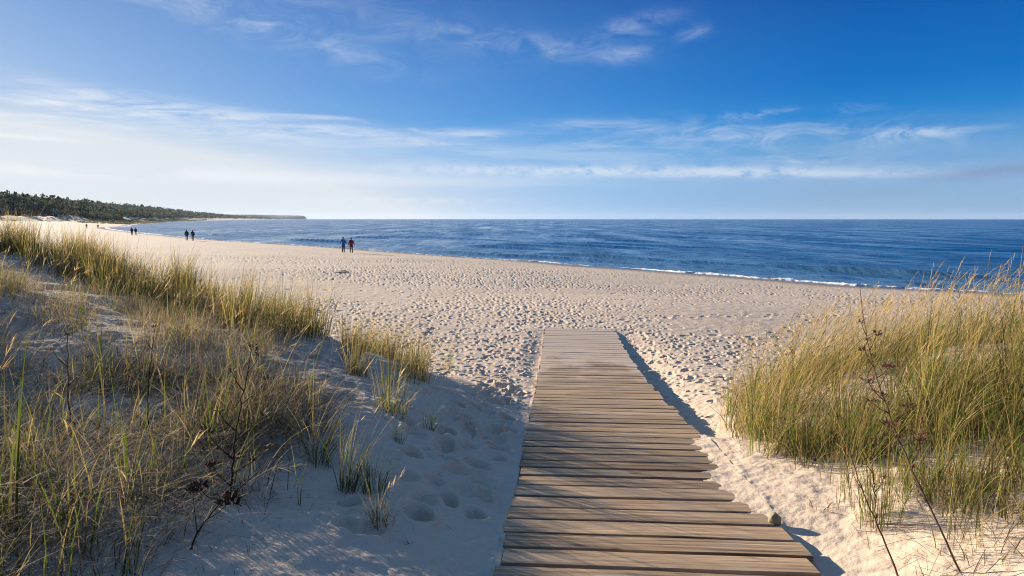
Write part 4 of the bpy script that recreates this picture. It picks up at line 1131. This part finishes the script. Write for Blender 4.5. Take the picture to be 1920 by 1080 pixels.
def skin_body(name, joints, edges, mat):
    me = bpy.data.meshes.new(name)
    keys = list(joints); idx = {k: i for i, k in enumerate(keys)}
    me.from_pydata([joints[k][0] for k in keys], [(idx[a], idx[b]) for a, b in edges], [])
    o = bpy.data.objects.new(name, me); COL.objects.link(o)
    sk = o.modifiers.new('skin', 'SKIN'); sk.use_smooth_shade = True
    for k in keys:
        v = me.skin_vertices[0].data[idx[k]]; v.radius = joints[k][1]; v.use_root = (k == 'pelvis')
    o.modifiers.new('sub', 'SUBSURF').levels = 1
    bpy.context.view_layer.update()
    dg = bpy.context.evaluated_depsgraph_get()
    m2 = bpy.data.meshes.new_from_object(o.evaluated_get(dg))
    bpy.data.objects.remove(o); bpy.data.meshes.remove(me)
    m2.name = name; m2.materials.clear(); m2.materials.append(mat)
    return m2

MATS = {}
def cmat(name, col, rough=0.8):
    if name not in MATS: MATS[name] = simple_mat(name, col, rough, 0.18, 9, 0.2)
    return MATS[name]

def person(X, Y, yaw, height, label, group, jacket, trousers, hair=(0.02, 0.015, 0.012), stride=0.16, arm_l=(0.10, 0.02), arm_r=(0.10, 0.02), coat=0.80, hood=False):
    """standing or walking figure facing local +Y; arm_x = (sideways spread, forward swing) of the hand"""
    z = float(ground(np.array([X]), np.array([Y]), False)[0])
    root = empty('person', (X, Y, z), label, 'person', group, yaw)
    k = height / 1.75; root.scale = (k, k, k)
    skin = cmat('skin', (0.42, 0.26, 0.19), 0.6)
    J, E = {}, []
    def j(n, p, r, to=None):
        J[n] = (p, r if isinstance(r, tuple) else (r, r))
        if to: E.append((to, n))
    j('pelvis', (0, 0, 0.94), (0.125, 0.10)); j('waist', (0, 0, 1.10), (0.115, 0.085), 'pelvis'); j('chest', (0, 0.005, 1.30), (0.15, 0.10), 'waist')
    j('neck0', (0, 0, 1.46), (0.065, 0.06), 'chest'); j('neck1', (0, 0.01, 1.53), 0.052, 'neck0'); j('jaw', (0, 0.02, 1.585), (0.066, 0.078), 'neck1'); j('brow', (0, 0.015, 1.665), (0.078, 0.094), 'jaw'); j('crown', (0, 0.005, 1.725), (0.055, 0.065), 'brow')
    legs, arms = {}, {}
    for sgn, sd in ((-1, 'l'), (1, 'r')):
        fw = stride * (1 if sd == 'l' else -1)
        hip = (sgn * 0.095, 0, 0.90); knee = (sgn * 0.10, fw * 0.55 + 0.02, 0.49); ank = (sgn * 0.105, fw - 0.02, 0.085 + (0.05 if fw < 0 else 0)); toe = (sgn * 0.115, fw + 0.15, 0.035)
        j('hip' + sd, hip, 0.092, 'pelvis'); j('knee' + sd, knee, 0.058, 'hip' + sd); j('calf' + sd, tuple((np.array(knee) * .6 + np.array(ank) * .4) + np.array([0, -.012, 0])), 0.056, 'knee' + sd); j('ank' + sd, ank, 0.040, 'calf' + sd); j('toe' + sd, toe, (0.042, 0.028), 'ank' + sd)
        sp, sw = arm_l if sd == 'l' else arm_r
        sh = (sgn * 0.185, 0, 1.40); wr = (sgn * (0.20 + sp), sw, 0.90 + abs(sw) * 0.25 + sp * 0.15); el = (sgn * (0.215 + sp * 0.55), sw * 0.35 - 0.035, 1.14)
        hd = tuple(np.array(wr) + (np.array(wr) - np.array(el)) * 0.24)
        j('sh' + sd, sh, 0.062, 'chest'); j('el' + sd, el, 0.043, 'sh' + sd); j('wr' + sd, wr, 0.028, 'el' + sd); j('palm' + sd, hd, (0.040, 0.020), 'wr' + sd)
        legs[sd] = (hip, knee, ank, toe); arms[sd] = (sh, el, wr, hd)
    body = skin_body('body', J, E, skin)
    g = Geo()
    for sd, sgn in (('l', -1), ('r', 1)):       # fingers, thumb, ears
        sh, el, wr, hd = [np.array(a) for a in arms[sd]]
        d = hd - wr; d /= np.linalg.norm(d); side = np.array([0, 1, 0.0]); side -= d * side.dot(d); side /= np.linalg.norm(side); nrm = np.cross(d, side) * sgn
        for q, (o, l) in enumerate(((0.028, .072), (0.010, .082), (-0.009, .076), (-0.027, .058))):
            b = hd + side * o + d * 0.02
            g.tube([b, b + d * l * .5, b + d * l * .85 - nrm * 0.015, b + d * l - nrm * 0.03], [0.009, 0.0085, 0.008, 0.006], 6)
        b = wr + d * 0.05 + side * 0.03
        g.tube([b, b + side * 0.03 + d * 0.02, b + side * 0.038 + d * 0.05], [0.011, 0.010, 0.007], 6)
        g.tube([(sgn * 0.074, 0.0, 1.60), (sgn * 0.088, -0.008, 1.63), (sgn * 0.08, -0.004, 1.665)], [0.010, 0.016, 0.008], 6)
    g.tube([(0, 0.105, 1.66), (0, 0.122, 1.63), (0, 0.128, 1.612), (0, 0.105, 1.60)], [0.008, 0.012, 0.015, 0.008], 6)
    g.tube([(-0.022, 0.096, 1.572), (0, 0.102, 1.570), (0.022, 0.096, 1.572)], [0.004, 0.008, 0.004], 6)
    for sgn in (-1, 1): g.tube([(sgn * 0.045, 0.094, 1.645), (sgn * 0.032, 0.102, 1.645), (sgn * 0.018, 0.1, 1.645)], [0.004, 0.009, 0.004], 6)
    ex = tri_clean(g.mesh('extra', True))
    bm = bmesh.new(); bm.from_mesh(body); bm.from_mesh(ex); bm.to_mesh(body); bm.free()
    for p in body.polygons: p.use_smooth = True
    obj('body', body, None, root)
    # jacket: torso and sleeves
    g = Geo()
    g.add(*loft([((0, 0, coat), 0.215, 0.165), ((0, 0, coat + .06), 0.212, 0.16), ((0, 0, 1.0), 0.195, 0.145), ((0, 0, 1.15), 0.19, 0.14), ((0, 0, 1.30), 0.215, 0.145), ((0, 0, 1.40), 0.205, 0.13), ((0, 0, 1.46), 0.14, 0.105), ((0, 0.005, 1.52), 0.082, 0.085), ((0, 0.005, 1.55), 0.078, 0.082)]))
    for sd in 'lr':
        sh, el, wr, hd = [np.array(a) for a in arms[sd]]
        top = sh + np.array([-0.05 * np.sign(sh[0]), 0, 0.01])
        g.tube([top, sh, sh * .5 + el * .5, el, el * .5 + wr * .5, wr, wr + (wr - el) * .06], [0.07, 0.083, 0.074, 0.066, 0.060, 0.052, 0.048], 10)
    obj('jacket', tri_clean(g.mesh('jacket', True)), cmat(*jacket), root)
    g = Geo()
    g.add(*loft([((0, 0, 0.84), 0.17, 0.125), ((0, 0, 0.9), 0.18, 0.13), ((0, 0, 1.0), 0.165, 0.12), ((0, 0, 1.04), 0.15, 0.11)]))
    for sd in 'lr':
        hip, knee, ank, toe = [np.array(a) for a in legs[sd]]
        g.tube([hip + np.array([0, 0, .04]), hip * .7 + knee * .3, knee, knee * .5 + ank * .5, ank + np.array([0, 0, .03]), ank + np.array([0, 0, -.01])], [0.11, 0.098, 0.075, 0.068, 0.06, 0.06], 10)
    obj('trousers', tri_clean(g.mesh('trousers', True)), cmat(*trousers), root)
    for sd in 'lr':
        hip, knee, ank, toe = [np.array(a) for a in legs[sd]]
        g = Geo()
        g.tube([ank + np.array([0, 0, .07]), ank, ank + np.array([0, -.03, -.03])], [0.05, 0.052, 0.045], 8)
        g.tube([ank + np.array([0, -.075, -.035]), ank + np.array([0, -.05, -.03]), (ank + toe) / 2 + np.array([0, 0, -.01]), toe, toe + np.array([0, .06, -.003])], [0.02, 0.045, 0.05, 0.045, 0.02], 8, None, 0.8)
        obj('shoe', tri_clean(g.mesh('shoe', True)), cmat('shoe_leather', (0.03, 0.025, 0.022)), root)
    bm = bmesh.new(); bmesh.ops.create_uvsphere(bm, u_segments=16, v_segments=10, radius=1)
    for v in list(bm.verts):
        p = v.co
        if p.y > 0.35 and p.z < 0.35: p.y = 0.35
        v.co = Vector((p.x * 0.093, p.y * 0.108 + 0.0, 1.672 + p.z * (0.088 if p.z > 0 else 0.12)))
    me = bpy.data.meshes.new('hair'); bm.to_mesh(me); bm.free()
    for p in me.polygons: p.use_smooth = True
    obj('hood' if hood else 'hair', me, cmat(*hood) if hood else cmat('hair_%d' % int(hair[0] * 1000), hair), root)

def build_people():
    BL, MA = ('jacket_blue', (0.01, 0.13, 0.34)), ('jacket_maroon', (0.17, 0.012, 0.03))
    NAVY, BLACK, BRN = ('jacket_navy', (0.025, 0.03, 0.07)), ('jacket_black', (0.025, 0.025, 0.028)), ('jacket_brown', (0.10, 0.045, 0.05))
    DK, GR, TN = ('trousers_dark', (0.045, 0.04, 0.045)), ('trousers_grey', (0.11, 0.09, 0.085)), ('trousers_tan', (0.22, 0.16, 0.11))
    pr = 'walkers on the beach'
    person(-18.50, 74.9, R(8), 1.72, 'person in bright blue jacket holding hands with the walker in maroon', pr, BL, DK, stride=0.12, arm_l=(0.16, -0.05), arm_r=(0.12, 0.06), coat=0.78)
    person(-17.72, 75.3, R(2), 1.68, 'person in maroon jacket holding hands with the walker in blue', pr, MA, GR, stride=-0.10, arm_l=(0.11, 0.04), arm_r=(0.16, -0.03), coat=0.70)
    person(-55.9, 117.6, R(25), 1.86, 'person in black jacket, left of the dark couple by the water', pr, BLACK, GR, stride=0.10, arm_l=(0.06, 0), arm_r=(0.08, 0), coat=0.76, hood=BLACK)
    person(-54.9, 117.7, R(25), 1.84, 'person in navy jacket, right of the dark couple by the water', pr, NAVY, GR, stride=-0.08, arm_l=(0.08, 0), arm_r=(0.05, 0), coat=0.76, hood=NAVY)
    person(-88.6, 159.6, R(25), 1.85, 'person in dark coat walking close beside the brown coat', pr, ('jacket_plum', (0.05, 0.035, 0.045)), DK, stride=0.10, arm_l=(0.05, 0), arm_r=(0.03, 0.03))
    person(-88.0, 160.1, R(25), 1.85, 'person in reddish brown coat walking close beside the dark coat', pr, BRN, DK, stride=-0.10, arm_l=(0.03, 0.03), arm_r=(0.05, 0))
    person(-176.5, 284.3, R(40), 1.95, 'person in black on the far beach, leftmost of all the walkers', pr, BLACK, BRN, stride=0.22, arm_l=(0.06, 0.1), arm_r=(0.28, 0.12))
    person(-176.4, 292.0, R(40), 1.95, 'person in dark jacket at the tip of the bay with one arm out', pr, BLACK, ('trousers_khaki', (0.16, 0.13, 0.08)), stride=0.2, arm_l=(0.28, 0.12), arm_r=(0.06, 0))
    person(-357.0, 655.0, R(40), 1.95, 'person in dark top and tan trousers on the far side of the bay', pr, BLACK, TN, stride=0.05)

# ------------------------------------------------------------------ sky, sun, camera
SUN_AZ, SUN_EL = R(-48), R(11.5)
EXPO = 1.4
def px_dir(px, py):
    """azimuth and elevation (degrees) of a point of the sky as seen from the boardwalk"""
    th = math.atan(129.5 / 1280); a, b = (px - 960) / 1280, (540 - py) / 1280
    d = Vector((a, math.cos(th) + b * math.sin(th), -math.sin(th) + b * math.cos(th))).normalized()
    return math.degrees(math.atan2(d.x, d.y)), math.degrees(math.asin(d.z))

def build_light():
    w = bpy.data.worlds.new('World'); SC.world = w; w.use_nodes = True
    nt = w.node_tree; nt.nodes.clear(); L = nt.links.new
    out = N(nt, 'ShaderNodeOutputWorld'); bg = N(nt, 'ShaderNodeBackground', ins={'Strength': 0.10})
    sky = N(nt, 'ShaderNodeTexSky', sky_type='NISHITA', sun_disc=False, sun_elevation=SUN_EL, sun_rotation=SUN_AZ,
            altitude=0.0, air_density=1.0, dust_density=0.6, ozone_density=2.0)
    sd = Vector((math.sin(SUN_AZ) * math.cos(SUN_EL), math.cos(SUN_AZ) * math.cos(SUN_EL), math.sin(SUN_EL)))
    tc = N(nt, 'ShaderNodeTexCoord'); dirv = tc.outputs['Generated']
    sep = N(nt, 'ShaderNodeSeparateXYZ'); L(dirv, sep.inputs[0])
    el = math_(nt, 'MULTIPLY', math_(nt, 'ARCSINE', sep.outputs[2]), 180 / math.pi)
    az = math_(nt, 'MULTIPLY', math_(nt, 'ARCTAN2', sep.outputs[0], sep.outputs[1]), 180 / math.pi)
    dot = N(nt, 'ShaderNodeVectorMath', operation='DOT_PRODUCT'); L(dirv, dot.inputs[0]); dot.inputs[1].default_value = sd
    ang = math_(nt, 'MULTIPLY', math_(nt, 'ARCCOSINE', dot.outputs['Value']), 180 / math.pi)
    # deep polarised blue away from the sun, veiled white towards the sun and the horizon
    K = 10.0 / 2 ** EXPO                       # colours below are as they meet the eye; K undoes exposure and strength
    e01 = math_(nt, 'DIVIDE', el, 60.0, True)
    blue = ramp(nt, e01, [(0.0, (0.27, 0.44, 0.67)), (0.05, (0.25, 0.435, 0.69)), (0.09, (0.10, 0.33, 0.66)), (0.13, (0.012, 0.225, 0.62)), (0.17, (0.001, 0.165, 0.56)),
                          (0.30, (0.0003, 0.074, 0.37)), (0.55, (0.065, 0.20, 0.47)), (1.0, (0.12, 0.24, 0.49))])
    g = math_(nt, 'SUBTRACT', 1.0, math_(nt, 'DIVIDE', ang, 73.0), True)
    hor = ramp(nt, math_(nt, 'DIVIDE', el, 20.0, True), [(0, (1.0, 1.0, 1.0)), (.15, (.72, .72, .72)), (.4, (.30, .30, .30)), (.6, (.24, .24, .24)), (.9, (.16, .16, .16))])
    veil = math_(nt, 'MULTIPLY', math_(nt, 'POWER', g, 1.3), math_(nt, 'MULTIPLY', hor, 3.0), True)
    white = ramp(nt, veil, [(0.0, (0.20, 0.60, 1.15)), (0.45, (0.44, 0.67, 0.98)), (0.8, (0.60, 0.72, 0.87)), (1.0, (0.72, 0.775, 0.84))])
    col = mixc(nt, veil, blue, white)
    # noise fields for cloud texture
    def nz(scale, zs, detail, rough, dist, seed):
        mp = N(nt, 'ShaderNodeMapping'); mp.inputs['Scale'].default_value = (1, 1, zs); mp.inputs['Location'].default_value = (seed, seed * .7, 0); mp.inputs['Rotation'].default_value = (0, R(2.5), 0)
        L(dirv, mp.inputs[0])
        n = N(nt, 'ShaderNodeTexNoise', ins={'Scale': scale, 'Detail': detail, 'Roughness': rough, 'Distortion': dist}); L(mp.outputs[0], n.inputs['Vector'])
        return n.outputs[0]
    streak = nz(5.0, 8.0, 8.0, 0.62, 0.5, 3.1)
    wisp = nz(13.0, 2.6, 9.0, 0.66, 1.1, 9.3)
    puff = nz(38.0, 2.2, 6.0, 0.6, 0.2, 1.7)
    def band(px, py, wpx, hpx, slope=0.0, soft=None):
        """smooth patch of sky round one point: azimuth/elevation ellipse, tilted"""
        a0, e0 = px_dir(px, py); a1, _ = px_dir(px + wpx, py); _, e1 = px_dir(px, py - hpx)
        wa, we = abs(a1 - a0), abs(e1 - e0)
        da = math_(nt, 'SUBTRACT', az, a0)
        de = math_(nt, 'SUBTRACT', math_(nt, 'SUBTRACT', el, e0), math_(nt, 'MULTIPLY', da, slope))
        q = math_(nt, 'ADD', math_(nt, 'POWER', math_(nt, 'ABSOLUTE', math_(nt, 'DIVIDE', da, wa)), 2.6), math_(nt, 'POWER', math_(nt, 'ABSOLUTE', math_(nt, 'DIVIDE', de, we)), 2.0))
        return math_(nt, 'POWER', 2.718, math_(nt, 'MULTIPLY', q, -1.0))
    def thr(n, lo, hi):
        m = N(nt, 'ShaderNodeMapRange', interpolation_type='SMOOTHSTEP', ins={1: lo, 2: hi}); L(n, m.inputs[0]); return m.outputs[0]
    dens = None
    def put(mask, tex, k):
        nonlocal dens
        v = math_(nt, 'MULTIPLY', mask, k)
        if tex is not None: v = math_(nt, 'MULTIPLY', v, tex)
        dens = v if dens is None else math_(nt, 'SUBTRACT', 1.0, math_(nt, 'MULTIPLY', math_(nt, 'SUBTRACT', 1.0, dens), math_(nt, 'SUBTRACT', 1.0, v)))
    S1, S2, W1, W2, P1 = thr(streak, 0.36, 0.66), thr(streak, 0.46, 0.62), thr(wisp, 0.40, 0.72), thr(wisp, 0.47, 0.66), thr(puff, 0.36, 0.58)
    W0 = thr(wisp, 0.34, 0.78)
    F1 = thr(nz(11.0, 9.0, 8.0, 0.68, 0.8, 5.7), 0.30, 0.68)
    put(band(60, 192, 520, 40, -0.10), math_(nt, 'MULTIPLY', S1, F1), 0.95)          # broad white plume on the left
    put(band(520, 232, 420, 16, -0.10), F1, 0.6)
    put(band(820, 245, 330, 9, -0.08), S2, 0.55)
    put(band(380, 16, 330, 34, -0.22), W0, 0.42)         # torn cirrus at the top
    put(band(700, 40, 260, 50, -0.15), W0, 0.18)
    put(band(40, 256, 110, 5, -0.03), None, 0.6)
    put(band(300, 326, 640, 14, -0.01), thr(streak, 0.25, 0.6), 0.85)        # long low band above the horizon
    put(band(1150, 322, 480, 11, -0.012), thr(puff, 0.28, 0.6), 0.75)
    put(band(1500, 326, 260, 7, -0.03), thr(puff, 0.28, 0.6), 0.6)
    put(band(720, 376, 190, 7, 0.0), P1, 0.5)
    put(band(1000, 85, 170, 22, -0.10), W0, 0.36)        # small wisps in the blue
    put(band(1180, 100, 45, 14, 0.1), W0, 0.4)
    put(band(1195, 48, 75, 20, 0.15), W0, 0.4)
    put(band(1295, 62, 42, 12, 0.15), W0, 0.34)
    put(band(1130, 237, 130, 10, -0.03), S1, 0.6)
    put(band(1480, 250, 330, 26, -0.05), W1, 0.5)
    put(band(1480, 212, 120, 8, 0.02), W2, 0.5)
    put(band(1720, 250, 110, 10, 0.02), W2, 0.5)
    put(band(1470, 300, 110, 7, -0.02), W2, 0.5)
    put(band(1100, 290, 700, 46, -0.02), S1, 0.28)       # thin veil
    cc = mixc(nt, g, (0.64, 0.74, 0.88), (0.93, 0.94, 0.95))
    col = mixc(nt, dens, col, cc)
    dk = math_(nt, 'MULTIPLY', band(1880, 320, 150, 13, 0.08), thr(puff, 0.22, 0.50), True)
    dk = math_(nt, 'MAXIMUM', dk, math_(nt, 'MULTIPLY', band(1780, 352, 330, 13, 0.03), math_(nt, 'MULTIPLY', S1, 0.4)))
    col = mixc(nt, math_(nt, 'MULTIPLY', dk, 0.75), col, (0.21, 0.31, 0.53))
    sc = N(nt, 'ShaderNodeVectorMath', operation='SCALE'); L(col, sc.inputs[0]); sc.inputs['Scale'].default_value = K
    fin = mixc(nt, 0.006, sc.outputs[0], sky.outputs[0])
    L(fin, bg.inputs[0]); L(bg.outputs[0], out.inputs[0])
    la = bpy.data.lights.new('sun', 'SUN'); la.energy = 5.0; la.angle = R(0.5); la.color = (1.0, 0.85, 0.655)
    lo = bpy.data.objects.new('sun', la); COL.objects.link(lo)
    lo.rotation_euler = sd.to_track_quat('Z', 'Y').to_euler(); lo.location = sd * 50
    SC.view_settings.view_transform = 'Standard'; SC.view_settings.look = 'None'
    SC.cycles.use_denoising = True; SC.cycles.denoiser = 'OPENIMAGEDENOISE'; SC.cycles.denoising_input_passes = 'RGB_ALBEDO_NORMAL'; SC.cycles.denoising_prefilter = 'NONE'; SC.cycles.filter_width = 1.1
    SC.view_settings.exposure = EXPO; SC.view_settings.gamma = 1.0

def build_camera():
    cam = bpy.data.cameras.new('camera'); co = bpy.data.objects.new('camera', cam); COL.objects.link(co)
    cam.sensor_width = 36; cam.lens = 24.0
    co.location = (0, 0, EYE)
    co.rotation_euler = (R(90) - math.atan(129.5 / 1280), 0, 0)
    cam.clip_start = 0.05; cam.clip_end = 60000
    SC.camera = co

import time
_t = time.time()
for fn in (build_camera, build_light, build_beach, build_sea, build_foam, build_boardwalk, build_grass, build_tufts, build_weeds, build_small, build_people, build_forest, build_headland, build_haze):
    fn(); print(fn.__name__, round(time.time() - _t, 1))
